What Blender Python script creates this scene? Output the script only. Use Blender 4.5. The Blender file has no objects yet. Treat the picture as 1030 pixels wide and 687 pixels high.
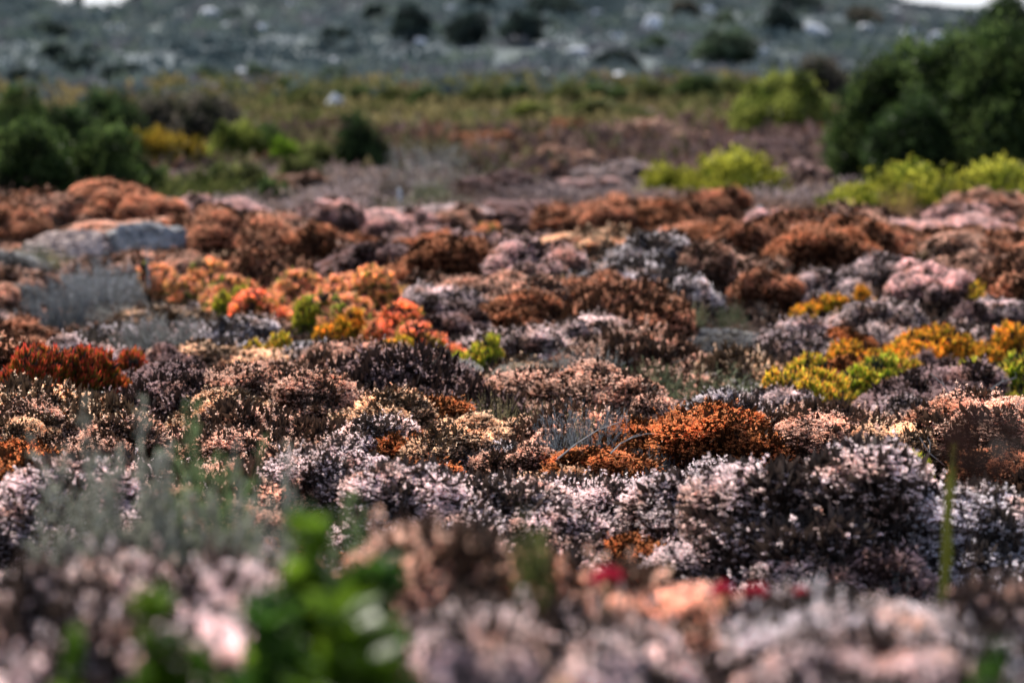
import bpy, bmesh, math, random
import numpy as np
from mathutils import Vector, Matrix

rng = np.random.default_rng(11)
random.seed(11)
sc = bpy.context.scene
COL = sc.collection

# ------------------------------------------------------------------ camera
W0, H0 = 1030.0, 687.0
HFOV = math.radians(20.0)
FPX = W0 / 2 / math.tan(HFOV / 2)
HOR = 80.0                                   # pixel row of the level horizon
PITCH = math.atan((H0 / 2 - HOR) / FPX)
CAMZ = 1.45


def sstep(a, b, x):
    t = np.clip((x - a) / (b - a), 0, 1)
    return t * t * (3 - 2 * t)


def ridge(ax):
    # angular height of the hill crest (in tangent units) against x/y
    px = 515 + ax * FPX
    xs = [-900, -300, 0, 45, 60, 90, 125, 150, 300, 700, 860, 900, 940, 1030, 1400, 2000]
    ys = [-8, -4, 1, 4, 13, 14, 12, 0, -16, -16, -3, 8, 14, 21, 24, 28]
    return (HOR - np.interp(px, xs, ys)) / FPX


def ground(x, y):
    x = np.asarray(x, float); y = np.asarray(y, float)
    z = 0.36 * sstep(5.7, 3.7, y)
    und = (0.05 * np.sin(x * 1.3 + 0.5 * y) + 0.05 * np.sin(0.7 * y + 1.1 - 0.4 * x)
           + 0.07 * np.sin(0.27 * y + 0.31 * x + 0.6))
    z = z + 0.13 * (np.sin(0.60 * y + 0.55 * x + 2.2) * .7 + np.sin(0.95 * x - 0.33 * y + .4) * .6) * sstep(9, 13, y) * sstep(40, 30, y)
    z = z + und * sstep(5.5, 9, y) * (1 - 0.5 * sstep(60, 80, y))
    yy = np.maximum(y, 1.0)
    top = CAMZ + ridge(x / yy) * 300.0
    t = np.clip((y - 74) / (300 - 74), 0, 1.0)
    hill = top * (t ** 0.92)
    wob = 0.35 * np.sin(0.11 * y + 0.05 * x) + 0.3 * np.sin(0.19 * x + 0.06 * y)
    z = z + hill + wob * sstep(90, 130, y) * sstep(296, 240, y)
    z = z - 14.0 * sstep(303, 420, y)
    return z


def ray(px, py):
    """slope of the sight line through a pixel: x = a*y, z = CAMZ + b*y (level frame)"""
    dx = (px - W0 / 2) / FPX
    dz = -(py - H0 / 2) / FPX
    fy = math.cos(PITCH) + dz * math.sin(PITCH)
    fz = -math.sin(PITCH) + dz * math.cos(PITCH)
    return dx / fy, fz / fy


YS = np.concatenate([np.arange(2.5, 30, 0.02), np.arange(30, 100, 0.1), np.arange(100, 420, 0.5)])


def hit(px, py, lift=0.0):
    a, b = ray(px, py)
    g = ground(a * YS, YS) + lift - (CAMZ + b * YS)
    i = np.argmax(g > 0)
    if not (g > 0).any():
        i = len(YS) - 1
    return a * YS[i], YS[i]


def project(x, y, z):
    cy = y * math.cos(PITCH) - (z - CAMZ) * math.sin(PITCH)
    cz = y * math.sin(PITCH) + (z - CAMZ) * math.cos(PITCH)
    return W0 / 2 + FPX * x / cy, H0 / 2 - FPX * cz / cy


cam_d = bpy.data.cameras.new('camera')
cam = bpy.data.objects.new('camera', cam_d); COL.objects.link(cam)
cam.location = (0, 0, CAMZ)
cam.rotation_euler = (math.pi / 2 - PITCH, 0, 0)
cam_d.sensor_width = 36
cam_d.lens = 18 / math.tan(HFOV / 2)
cam_d.clip_start = 0.1
cam_d.clip_end = 3000
cam_d.dof.use_dof = True
cam_d.dof.focus_distance = 9.9
cam_d.dof.aperture_fstop = 2.6
sc.camera = cam

# ------------------------------------------------------------------ light
SUN_EL, SUN_AZ = math.radians(47), math.radians(-28)   # azimuth from +Y, negative = left
w = bpy.data.worlds.new('World'); sc.world = w; w.use_nodes = True
nt = w.node_tree
sky = nt.nodes.new('ShaderNodeTexSky'); sky.sky_type = 'NISHITA'
sky.sun_disc = False
sky.sun_elevation = SUN_EL; sky.sun_rotation = SUN_AZ
sky.dust_density = 1.5; sky.air_density = 1.0
bg = nt.nodes['Background']; bg.inputs[1].default_value = 0.15
wc = nt.nodes.new('ShaderNodeTexCoord'); sx_ = nt.nodes.new('ShaderNodeSeparateXYZ')
nt.links.new(wc.outputs['Generated'], sx_.inputs[0])
hz_ = nt.nodes.new('ShaderNodeMapRange'); hz_.inputs[1].default_value = .02; hz_.inputs[2].default_value = .30
hz_.inputs[3].default_value = 1.0; hz_.inputs[4].default_value = 0.0
nt.links.new(sx_.outputs[2], hz_.inputs[0])
wm = nt.nodes.new('ShaderNodeMix'); wm.data_type = 'RGBA'     # bright white haze low over the horizon
nt.links.new(hz_.outputs[0], wm.inputs[0]); nt.links.new(sky.outputs[0], wm.inputs[6]); wm.inputs[7].default_value = (7.4, 7.6, 8.0, 1)
nt.links.new(wm.outputs[2], bg.inputs[0])
sd = bpy.data.lights.new('sun', 'SUN'); sd.energy = 5.0; sd.angle = math.radians(0.53)
sd.color = (1.0, 0.94, 0.85)
so = bpy.data.objects.new('sun', sd); COL.objects.link(so)
sv = Vector((math.sin(SUN_AZ) * math.cos(SUN_EL), math.cos(SUN_AZ) * math.cos(SUN_EL), math.sin(SUN_EL)))
so.rotation_euler = sv.to_track_quat('Z', 'Y').to_euler()
so.location = (0, 0, 20)

sc.view_settings.view_transform = 'Standard'
sc.view_settings.look = 'None'
sc.view_settings.exposure = 0
sc.cycles.use_denoising = True
sc.cycles.max_bounces = 6
sc.cycles.diffuse_bounces = 3
sc.cycles.transmission_bounces = 3
sc.cycles.caustics_reflective = False
sc.cycles.caustics_refractive = False

# ------------------------------------------------------------------ materials


def plant_mat(name, stops, transl=0.35, rough=0.5, spec=0.3, var=(0.5, 1.5), tw=1.0, patch=None, pscale=7.0, prange=(.5, .66)):
    m = bpy.data.materials.new(name); m.use_nodes = True
    n = m.node_tree.nodes; l = m.node_tree.links
    n.clear()
    out = n.new('ShaderNodeOutputMaterial')
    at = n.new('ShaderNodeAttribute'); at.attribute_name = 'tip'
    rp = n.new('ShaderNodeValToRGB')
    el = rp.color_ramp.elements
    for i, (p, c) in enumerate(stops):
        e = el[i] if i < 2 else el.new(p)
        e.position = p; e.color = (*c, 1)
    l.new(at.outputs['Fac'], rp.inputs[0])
    rn = n.new('ShaderNodeAttribute'); rn.attribute_name = 'rnd'
    mr = n.new('ShaderNodeMapRange')
    mr.inputs[3].default_value = var[0]; mr.inputs[4].default_value = var[1]
    l.new(rn.outputs['Fac'], mr.inputs[0])
    oi = n.new('ShaderNodeObjectInfo')
    mx = n.new('ShaderNodeMix'); mx.data_type = 'RGBA'; mx.blend_type = 'MULTIPLY'
    mx.inputs[0].default_value = 1.0
    l.new(rp.outputs[0], mx.inputs[6]); l.new(oi.outputs['Color'], mx.inputs[7])
    col_out = mx.outputs[2]
    if patch:
        # patches of another tone, different on every plant
        tc = n.new('ShaderNodeTexCoord')
        va = n.new('ShaderNodeVectorMath'); va.operation = 'ADD'
        vs = n.new('ShaderNodeMath'); vs.operation = 'MULTIPLY'; vs.inputs[1].default_value = 37.0
        l.new(oi.outputs['Random'], vs.inputs[0])
        l.new(tc.outputs['Object'], va.inputs[0]); l.new(vs.outputs[0], va.inputs[1])
        nz = n.new('ShaderNodeTexNoise'); nz.inputs['Scale'].default_value = pscale; nz.inputs['Detail'].default_value = 3
        l.new(va.outputs[0], nz.inputs['Vector'])
        pr = n.new('ShaderNodeMapRange'); pr.inputs[1].default_value = prange[0]; pr.inputs[2].default_value = prange[1]
        l.new(nz.outputs[0], pr.inputs[0])
        mp_ = n.new('ShaderNodeMix'); mp_.data_type = 'RGBA'; mp_.blend_type = 'MULTIPLY'
        l.new(pr.outputs[0], mp_.inputs[0]); l.new(col_out, mp_.inputs[6]); mp_.inputs[7].default_value = (*patch, 1)
        col_out = mp_.outputs[2]
    m2 = n.new('ShaderNodeVectorMath'); m2.operation = 'SCALE'
    l.new(col_out, m2.inputs[0]); l.new(mr.outputs[0], m2.inputs['Scale'])
    pb = n.new('ShaderNodeBsdfPrincipled')
    pb.inputs['Roughness'].default_value = rough
    pb.inputs['Specular IOR Level'].default_value = spec
    l.new(m2.outputs[0], pb.inputs['Base Color'])
    if transl > 0:
        tr = n.new('ShaderNodeBsdfTranslucent')
        m3 = n.new('ShaderNodeVectorMath'); m3.operation = 'SCALE'
        m3.inputs['Scale'].default_value = tw
        l.new(m2.outputs[0], m3.inputs[0]); l.new(m3.outputs[0], tr.inputs[0])
        ms = n.new('ShaderNodeMixShader'); ms.inputs[0].default_value = transl
        l.new(pb.outputs[0], ms.inputs[1]); l.new(tr.outputs[0], ms.inputs[2])
        l.new(ms.outputs[0], out.inputs[0])
    else:
        l.new(pb.outputs[0], out.inputs[0])
    return m


def g3(v):
    return (v, v, v)


MAT = {
    # object colour carries the hue of the dried heads; the ramp only darkens their base
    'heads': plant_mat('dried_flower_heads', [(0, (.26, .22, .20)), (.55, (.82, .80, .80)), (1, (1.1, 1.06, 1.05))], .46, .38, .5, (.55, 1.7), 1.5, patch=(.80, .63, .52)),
    'woody': plant_mat('dark_stems', [(0, (.02, .017, .016)), (.7, (.10, .08, .066)), (1, (.28, .21, .17))], .25, .7, .2, (.5, 1.6)),
    'needle': plant_mat('grey_needles', [(0, (.18, .17, .17)), (.6, (.6, .6, .6)), (1, (1.15, 1.1, 1.02))], .4, .42, .5, (.4, 1.7), 1.1, patch=(.8, .68, .5)),
    'feather': plant_mat('feathery_twigs', [(0, (.35, .33, .33)), (.7, (.9, .95, .95)), (1, (1.0, 1.12, .85))], .35, .5, .3, (.5, 1.5)),
    'leaf': plant_mat('green_leaves', [(0, (.30, .36, .34)), (.4, (.8, .85, .8)), (1, (1.4, 1.3, .95))], .48, .5, .22, (.35, 1.9), 1.6, patch=(.30, .38, .30), pscale=2.6, prange=(.44, .58)),  # dark patches painted in for the shaded hollows of the crowns
    'glossy': plant_mat('glossy_leaves', [(0, (.6, .7, .5)), (1, (1.15, 1.1, .9))], .5, .40, .4, (.3, 1.9), 1.6, patch=(.5, .62, .6), pscale=9.0, prange=(.42, .6)),
    'bark': plant_mat('bark', [(0, (.04, .034, .03)), (1, (.06, .05, .042))], 0, .8, .2, (.7, 1.3)),
    'grass': plant_mat('dry_grass', [(0, (.16, .17, .07)), (.6, (.34, .31, .16)), (1, (.46, .37, .2))], .4, .5, .3, (.6, 1.5)),
    'seed': plant_mat('seed_heads', [(0, (.40, .30, .15)), (1, (.62, .5, .28))], .4, .5, .3, (.6, 1.4)),
    'tip_yellow': plant_mat('yellow_tipped_leaves', [(0, (.05, .09, .015)), (.3, (.24, .30, .03)), (.55, (.72, .62, .08)), (.85, (.90, .46, .10)), (1, (.90, .34, .12))], .5, .4, .4, (.5, 1.5), 1.5, patch=(.6, .85, .5), pscale=7, prange=(.56, .68)),
    'tip_coral': plant_mat('coral_tipped_leaves', [(0, (.08, .10, .02)), (.22, (.34, .32, .07)), (.42, (.90, .58, .22)), (.7, (.95, .50, .36)), (1, (.95, .47, .42))], .5, .4, .4, (.5, 1.5), 1.5, patch=(.42, .85, .3), pscale=7, prange=(.55, .66)),
    'tip_red': plant_mat('red_tipped_leaves', [(0, (.05, .08, .02)), (.35, (.22, .18, .03)), (.55, (.50, .12, .04)), (1, (.72, .08, .07))], .5, .4, .4, (.45, 1.5), 1.4, patch=(.75, 1.2, .6), pscale=6, prange=(.5, .64)),
    'petal': plant_mat('red_petals', [(0, (.45, .02, .05)), (1, (.75, .04, .10))], .4, .5, .3, (.7, 1.3)),
    'stalk': plant_mat('stalk_green', [(0, (.16, .19, .02)), (1, (.36, .34, .03))], .25, .45, .4, (.8, 1.2)),
    'bract': plant_mat('brown_bracts', [(0, (.025, .012, .01)), (1, (.07, .028, .018))], .25, .55, .3, (.5, 1.6)),
    'deadwood': plant_mat('dead_wood', [(0, (.42, .39, .36)), (1, (.5, .47, .44))], 0, .8, .2, (.8, 1.2)),
    'scrub': plant_mat('mixed_scrub', [(0, (.5, .5, .5)), (1, (1, 1, 1))], .3, .6, .2, (.5, 1.5)),
}


def noise_mat(name, cols, scales, rough=.9, bump=0.3, bscale=20.0, stretch=(1, 1, 1)):
    """ground / rock: three octaves of noise through a colour ramp"""
    m = bpy.data.materials.new(name); m.use_nodes = True
    n = m.node_tree.nodes; l = m.node_tree.links
    pb = n['Principled BSDF']; pb.inputs['Roughness'].default_value = rough
    pb.inputs['Specular IOR Level'].default_value = .2
    tc = n.new('ShaderNodeTexCoord')
    mp = n.new('ShaderNodeMapping'); mp.inputs['Scale'].default_value = stretch
    l.new(tc.outputs['Object'], mp.inputs[0])
    prev = None
    for s, wgt in scales:
        nz = n.new('ShaderNodeTexNoise'); nz.inputs['Scale'].default_value = s
        nz.inputs['Detail'].default_value = 5; nz.inputs['Roughness'].default_value = .6
        l.new(mp.outputs[0], nz.inputs['Vector'])
        mm = n.new('ShaderNodeMath'); mm.operation = 'MULTIPLY_ADD'
        mm.inputs[1].default_value = wgt
        mm.inputs[2].default_value = 0
        l.new(nz.outputs[0], mm.inputs[0])
        if prev is not None:
            l.new(prev.outputs[0], mm.inputs[2])
        prev = mm
    rp = n.new('ShaderNodeValToRGB')
    el = rp.color_ramp.elements
    for i, (p, c) in enumerate(cols):
        e = el[i] if i < 2 else el.new(p)
        e.position = p; e.color = (*c, 1)
    l.new(prev.outputs[0], rp.inputs[0])
    l.new(rp.outputs[0], pb.inputs['Base Color'])
    nb = n.new('ShaderNodeTexNoise'); nb.inputs['Scale'].default_value = bscale
    nb.inputs['Detail'].default_value = 6
    l.new(mp.outputs[0], nb.inputs['Vector'])
    bp = n.new('ShaderNodeBump'); bp.inputs['Strength'].default_value = bump
    bp.inputs['Distance'].default_value = .05
    l.new(nb.outputs[0], bp.inputs['Height']); l.new(bp.outputs[0], pb.inputs['Normal'])
    return m


M_GROUND = noise_mat('heath_soil', [(.3, (.018, .014, .012)), (.5, (.06, .04, .032)), (.7, (.12, .07, .05))], [(.8, .5), (9, .5)], bump=.6, bscale=30)
M_FAR = noise_mat('plain_cover', [(.34, (.06, .045, .04)), (.44, (.15, .10, .09)), (.52, (.17, .10, .075)), (.6, (.17, .14, .08)), (.7, (.13, .11, .10))], [(.12, .45), (1.3, .55)], bump=.5, bscale=4, stretch=(1, .45, 1))
M_HILL = noise_mat('hill_cover', [(.33, (.11, .14, .155)), (.46, (.14, .17, .18)), (.56, (.15, .18, .165)), (.66, (.165, .17, .185)), (.78, (.18, .185, .20))], [(.035, .4), (.5, .6)], bump=.5, bscale=1, stretch=(1, .5, 1))  # distance haze is mixed into these blue-grey tones
M_ROCK = noise_mat('boulder_stone', [(.34, (.07, .07, .075)), (.44, (.24, .235, .235)), (.54, (.54, .51, .49)), (.62, (.20, .18, .165)), (.72, (.6, .54, .5))], [(2.5, .6), (14, .4)], bump=.7, bscale=9)
M_PALE = noise_mat('pale_stone', [(.3, (.42, .43, .45)), (.5, (.75, .75, .77)), (.75, (.85, .84, .83))], [(1.2, .5), (5, .5)], bump=.6, bscale=5)
M_PINK = noise_mat('pink_stone', [(.3, (.14, .09, .08)), (.5, (.52, .38, .33)), (.7, (.75, .6, .54))], [(3, .6), (14, .4)], bump=.7, bscale=9)

# ------------------------------------------------------------------ leaf mesh builder


class LM:
    def __init__(self):
        self.v = []; self.f = []; self.tip = []; self.rnd = []; self.mi = []; self.nv = 0

    def quads(self, P4, tips, rnd, mi=0):
        """P4 (n,4,3), tips (4,) or (n,4), rnd (n,)"""
        n = len(P4)
        if n == 0:
            return
        self.v.append(P4.reshape(-1, 3))
        self.f.append((np.arange(n * 4) + self.nv).reshape(-1, 4))
        self.tip.append(np.broadcast_to(np.asarray(tips, float), (n, 4)).reshape(-1))
        self.rnd.append(np.repeat(np.asarray(rnd, float), 4))
        self.mi.append(np.full(n, mi, np.int32))
        self.nv += n * 4

    def diamonds(self, P, D, L, Wd, rnd, t0=0., t1=1., mid=.5, mi=0, side=None):
        D = D / (np.linalg.norm(D, axis=1, keepdims=True) + 1e-9)
        if side is None:
            side = rng.normal(size=P.shape)
        S = np.cross(D, side); S /= (np.linalg.norm(S, axis=1, keepdims=True) + 1e-9)
        L = np.broadcast_to(L, (len(P),))[:, None]; Wd = np.broadcast_to(Wd, (len(P),))[:, None]
        a = P; c = P + D * L
        b = P + D * L * mid + S * Wd * .5; d = P + D * L * mid - S * Wd * .5
        tm = t0 + (t1 - t0) * mid
        self.quads(np.stack([a, b, c, d], 1), (t0, tm, t1, tm), rnd, mi)

    def strips(self, A, B, w0, w1, rnd, t0=0., t1=1., mi=0):
        D = B - A
        S = np.cross(D, rng.normal(size=A.shape)); S /= (np.linalg.norm(S, axis=1, keepdims=True) + 1e-9)
        w0 = np.broadcast_to(w0, (len(A),))[:, None] * .5; w1 = np.broadcast_to(w1, (len(A),))[:, None] * .5
        if np.ndim(t0) == 0:
            tips = (t0, t0, t1, t1)
        else:
            tips = np.stack([t0, t0, t1, t1], 1)
        self.quads(np.stack([A - S * w0, A + S * w0, B + S * w1, B - S * w1], 1), tips, rnd, mi)

    def tube(self, pts, radii, rnd=.5, mi=0, sides=7, t0=0., t1=1.):
        pts = np.asarray(pts, float); k = len(pts)
        rings = []
        for i in range(k):
            d = pts[min(i + 1, k - 1)] - pts[max(i - 1, 0)]
            d = d / (np.linalg.norm(d) + 1e-9)
            up = np.array([0.31, .2, .93]) if abs(d[2]) < .9 else np.array([1., .1, 0])
            u = np.cross(d, up); u /= np.linalg.norm(u); v = np.cross(d, u)
            an = np.arange(sides) / sides * 2 * math.pi
            rings.append(pts[i] + radii[i] * (np.cos(an)[:, None] * u + np.sin(an)[:, None] * v))
        for i in range(k - 1):
            a, b = rings[i], rings[i + 1]
            q = np.stack([a, np.roll(a, -1, 0), np.roll(b, -1, 0), b], 1)
            ta = t0 + (t1 - t0) * i / (k - 1); tb = t0 + (t1 - t0) * (i + 1) / (k - 1)
            self.quads(q, (ta, ta, tb, tb), np.full(sides, rnd), mi)

    def mesh(self, name, mats):
        me = bpy.data.meshes.new(name)
        v = np.concatenate(self.v); f = np.concatenate(self.f)
        me.vertices.add(len(v)); me.vertices.foreach_set('co', v.astype(np.float32).ravel())
        me.loops.add(f.size); me.loops.foreach_set('vertex_index', f.astype(np.int32).ravel())
        me.polygons.add(len(f))
        me.polygons.foreach_set('loop_start', np.arange(0, f.size, 4, dtype=np.int32))
        me.polygons.foreach_set('loop_total', np.full(len(f), 4, np.int32))
        for mt in mats:
            me.materials.append(mt)
        me.polygons.foreach_set('material_index', np.concatenate(self.mi))
        for nm, arr in (('tip', self.tip), ('rnd', self.rnd)):
            a = me.attributes.new(nm, 'FLOAT', 'POINT')
            a.data.foreach_set('value', np.concatenate(arr).astype(np.float32))
        me.update(calc_edges=True)
        return me

    @staticmethod
    def join(parts):
        r = LM()
        for mi, p in enumerate(parts):
            for v, f, t, rn in zip(p.v, p.f, p.tip, p.rnd):
                r.v.append(v); r.f.append(np.arange(len(v)).reshape(-1, 4) + r.nv)
                r.tip.append(t); r.rnd.append(rn); r.mi.append(np.full(len(v) // 4, mi, np.int32))
                r.nv += len(v)
        return r


def unit(n, up=None):
    d = rng.normal(size=(n, 3)); d /= np.linalg.norm(d, axis=1, keepdims=True)
    if up is not None:
        d[:, 2] = np.abs(d[:, 2]) * up + d[:, 2] * (1 - up)
        d /= np.linalg.norm(d, axis=1, keepdims=True)
    return d


def dome_clumps(Wd, H, k, r0, r1, under=.15, rough=.28, flat=2.0):
    """lumpy cushion: (k,4) spheres inside a width Wd and a height H, with an uneven plan and an uneven top"""
    R = Wd / 2
    c = []
    ph = rng.uniform(0, 6.28, 6)
    for i in range(k):
        rr = math.sqrt((i + .5) / k); an = i * 2.39996 + rng.uniform(-.35, .35)
        r = rng.uniform(r0, r1)
        lob = 1 - rough * (.5 + .25 * math.sin(2 * an + ph[0]) + .25 * math.sin(3 * an + ph[1])) 
        rad = max(0, (R - r * .8)) * rr * lob * rng.uniform(.9, 1.12)
        x, y = rad * math.cos(an), rad * math.sin(an)
        hn = 1 - rough * (.5 + .3 * math.sin(x * 7 / Wd + ph[2]) + .2 * math.sin(y * 9 / Wd + ph[3]) + rng.uniform(-.25, .25))
        z = H * hn * math.sqrt(max(0.02, 1 - (rad / (R * 1.02)) ** flat)) - r * .9
        c.append((x, y, max(z, r * .25 - under * 0.3), r))
    c = np.array(c)
    c[:, 2] += H - (c[:, 2] + c[:, 3]).max() if (c[:, 2] + c[:, 3]).max() < H else 0
    return c


def clump_surface(n, c, top=None, keep=.92):
    P = []; N = []; tot = 0
    p = c[:, 3] ** 2; p /= p.sum()
    while tot < n:
        i = rng.choice(len(c), n, p=p)
        d = unit(n, .35)
        q = c[i, :3] + d * c[i, 3:4]
        dist = np.linalg.norm(q[:, None, :] - c[None, :, :3], axis=2) / c[None, :, 3]
        dist[np.arange(n), i] = 9
        ok = (dist.min(1) > keep) & (q[:, 2] > .015)
        if top is not None:                       # flowers sit on the tops of the lumps, their flanks stay bare
            ok &= rng.random(n) < np.clip((d[:, 2] - top) * 2.2, .15, 1)
        P.append(q[ok]); N.append(d[ok]); tot += ok.sum()
    return np.concatenate(P)[:n], np.concatenate(N)[:n]


UP = np.array([0, 0, 1.])


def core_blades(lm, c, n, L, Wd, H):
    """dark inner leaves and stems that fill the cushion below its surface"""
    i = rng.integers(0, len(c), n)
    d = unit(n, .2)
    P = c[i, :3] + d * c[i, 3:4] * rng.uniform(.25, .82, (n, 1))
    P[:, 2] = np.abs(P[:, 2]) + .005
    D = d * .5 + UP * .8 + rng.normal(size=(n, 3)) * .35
    lm.diamonds(P, D, rng.uniform(.6, 1.4, n) * L, Wd, rng.random(n), 0, P[:, 2].mean() * 0 + .7)  # dark ramp end puts the cushion's inner shade into the blade colour


def make_heath(Wd, H, n, k, r0, r1, head=.0050, petals=9):
    c = dome_clumps(Wd, H, k, r0, r1, rough=.45)
    P, N = clump_surface(n, c, top=.08)
    P = P + N * rng.uniform(-.018, .014, (n, 1))
    ax = N * .55 + UP * .6 + rng.normal(size=(n, 3)) * .25
    ax /= np.linalg.norm(ax, axis=1, keepdims=True)
    a = LM()
    patch = .5 + .22 * np.sin(P[:, 0] * 17 + 1.3) * np.cos(P[:, 1] * 15) + .18 * np.sin(P[:, 2] * 40 + P[:, 0] * 9)
    hr = np.clip(patch + rng.normal(size=n) * .22, 0, 1)
    size = head * rng.uniform(.7, 1.3, n)
    for j in range(petals):
        q = unit(n, .55)                                   # florets packed round the top of a small ball
        d = q * .8 + ax * .7
        off = P + q * (size * rng.uniform(.4, .75, n))[:, None]
        sd_ = (UP + rng.normal(size=(n, 3)) * .5) if j % 3 else None
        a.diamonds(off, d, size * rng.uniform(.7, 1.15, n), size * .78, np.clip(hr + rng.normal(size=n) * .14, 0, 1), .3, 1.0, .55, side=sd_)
    b = LM()
    B = P - ax * rng.uniform(.03, .085, (n, 1)) - np.array([0, 0, .012])
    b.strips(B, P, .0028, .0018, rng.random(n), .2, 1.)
    m = n
    i = rng.integers(0, n, m)
    t = rng.uniform(.2, .9, (m, 1))
    q = B[i] * (1 - t) + P[i] * t
    b.diamonds(q, ax[i] * .5 + unit(m) * .7, .011, .004, rng.random(m), .5, 1.)
    core_blades(b, c, int(n * .9), .05, .02, H)
    ns = max(20, n // 60); i = rng.integers(0, n, ns)        # longer sprigs that break the outline
    T = P[i] + ax[i] * rng.uniform(.015, .05, (ns, 1)) + UP * .008
    b.strips(P[i], T, .002, .0012, rng.random(ns), .6, 1.)
    for j in range(9):
        a.diamonds(T - ax[i] * rng.uniform(0, .02, (ns, 1)), ax[i] * .4 + unit(ns) * .8, .008, .005, rng.random(ns), .4, 1.)
    return a, b, 'flower_canopy', 'woody_base', 'heads', 'woody'


def make_dome(Wd, H, n):
    c = dome_clumps(Wd, H, 12, .13 * Wd / .6, .19 * Wd / .6)
    P, N = clump_surface(n, c)
    a = LM(); b = LM()
    cen = np.array([0, 0, H * .25])
    rad = P - cen; rad /= np.linalg.norm(rad, axis=1, keepdims=True)
    for j in range(3):
        d = rad * .9 + UP * .35 + rng.normal(size=(n, 3)) * .28
        a.diamonds(P - rad * rng.uniform(0, .03, (n, 1)), d, rng.uniform(.02, .045, n), .0035, rng.random(n), .2, 1., .4)
    m = n // 4
    a.diamonds(P[:m] + rad[:m] * .02, rad[:m] + rng.normal(size=(m, 3)) * .5, .012, .008, rng.random(m) * .4 + .6, .7, 1.)
    b.strips(cen + (P - cen) * rng.uniform(.15, .4, (n, 1)), P, .003, .002, rng.random(n), 0., 1.)
    core_blades(b, c, n, .05, .016, H)
    return a, b, 'needle_canopy', 'woody_base', 'needle', 'woody'


def make_feather(Wd, H, n, per=26, wide=.0019):
    a = LM(); b = LM()
    an = rng.uniform(0, 2 * math.pi, n); rr = np.sqrt(rng.random(n)) * Wd * .22
    base = np.stack([np.cos(an) * rr, np.sin(an) * rr, np.zeros(n)], 1)
    lean = rng.uniform(0, 1, n) ** .7
    hh = H * rng.uniform(.55, 1., n) * (1 - .35 * lean ** 2)
    out = np.stack([np.cos(an), np.sin(an), np.zeros(n)], 1) * (lean * Wd * .30)[:, None] + rng.normal(size=(n, 3)) * .02 * np.array([1, 1, 0])
    seg = 5
    pts = [base + out * (t ** 1.3) + UP * (hh * t)[:, None] + (rng.normal(size=(n, 3)) * .008 if t else 0) for t in np.linspace(0, 1, seg + 1)]
    sr = rng.random(n)
    for s in range(seg):
        b.strips(pts[s], pts[s + 1], .004 * (1 - s / seg) + .0015, .004 * (1 - (s + 1) / seg) + .0012, sr, s / seg, (s + 1) / seg)
    ii = rng.integers(0, n, n * per); t = rng.uniform(.15, 1., n * per) ** .8
    si = np.minimum((t * seg).astype(int), seg - 1); fr = (t * seg - si)[:, None]
    PT = np.stack(pts, 0)
    P = PT[si, ii] * (1 - fr) + PT[si + 1, ii] * fr
    ax = PT[si + 1, ii] - PT[si, ii]; ax /= np.linalg.norm(ax, axis=1, keepdims=True)
    D = ax * .9 + unit(len(P)) * .55
    L = rng.uniform(.025, .065, len(P)) * (1.15 - .6 * t)
    rr2 = np.clip(sr[ii] + rng.normal(size=len(P)) * .2, 0, 1)
    a.diamonds(P, D, L, wide * 1.5, rr2, .25, 1., .4)
    Q = P + D / np.linalg.norm(D, axis=1, keepdims=True) * (L * .5)[:, None]
    a.diamonds(Q, D * .6 + unit(len(P)) * .6, L * .6, wide * 1.3, rr2, .4, 1., .4)
    return a, b, 'fine_foliage', 'woody_base', 'feather', 'woody'


def make_finger(Wd, H, n, mat, leaf=.042):
    """succulent-like mat of upright finger leaves"""
    c = dome_clumps(Wd, H, 34, .035, .085, rough=.75, flat=3.2)
    P, N = clump_surface(n, c)
    P = P + N * rng.uniform(-.02, .012, (n, 1))
    a = LM(); b = LM()
    ros = np.clip(rng.normal(.5, .25, n), 0, 1)
    for j in range(10):
        an = rng.uniform(0, 2 * math.pi, n)
        out = np.stack([np.cos(an), np.sin(an), np.zeros(n)], 1)
        D = UP * .95 + N * .3 + out * rng.uniform(.12, .62, (n, 1))
        L = leaf * rng.uniform(.7, 1.25, n); Q = P + out * .006 - UP * rng.uniform(0, .025, (n, 1))
        rr = np.clip(ros + rng.normal(size=n) * .15, 0, 1)
        off = rng.uniform(-.34, .14)
        a.diamonds(Q, D, L, leaf * .24, rr, max(0, .12 + off), min(1, .95 + off), .62, side=out)
        a.diamonds(Q, D, L * .97, leaf * .2, rr, max(0, .12 + off), min(1, .95 + off), .62)
    b.strips(P - UP * .09 - N * .02, P, .006, .005, rng.random(n), 0., 1.)
    core_blades(b, c, n * 4, .05, .014, H)
    return a, b, 'leaf_canopy', 'woody_base', mat, 'woody'


def branch_tubes(lm, base, H, Wd, n, r):
    for i in range(n):
        an = 2 * math.pi * i / n + random.uniform(-.4, .4); sp = random.uniform(.15, .42) * Wd
        tip = np.array([math.cos(an) * sp, math.sin(an) * sp, H * random.uniform(.6, .9)])
        mid = tip * np.array([.35, .35, .5]) + np.array([random.uniform(-.04, .04) * Wd, random.uniform(-.04, .04) * Wd, 0])
        lm.tube([base, mid, tip], [r, r * .6, r * .15], sides=6)
        for k in range(3):
            t2 = mid + (tip - mid) * random.uniform(.1, .6)
            e = t2 + np.array([random.uniform(-.2, .2) * Wd, random.uniform(-.2, .2) * Wd, random.uniform(.1, .28) * H])
            lm.tube([t2, (t2 + e) / 2 + np.array([0, 0, .02 * H]), e], [r * .4, r * .28, r * .08], sides=5)


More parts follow.
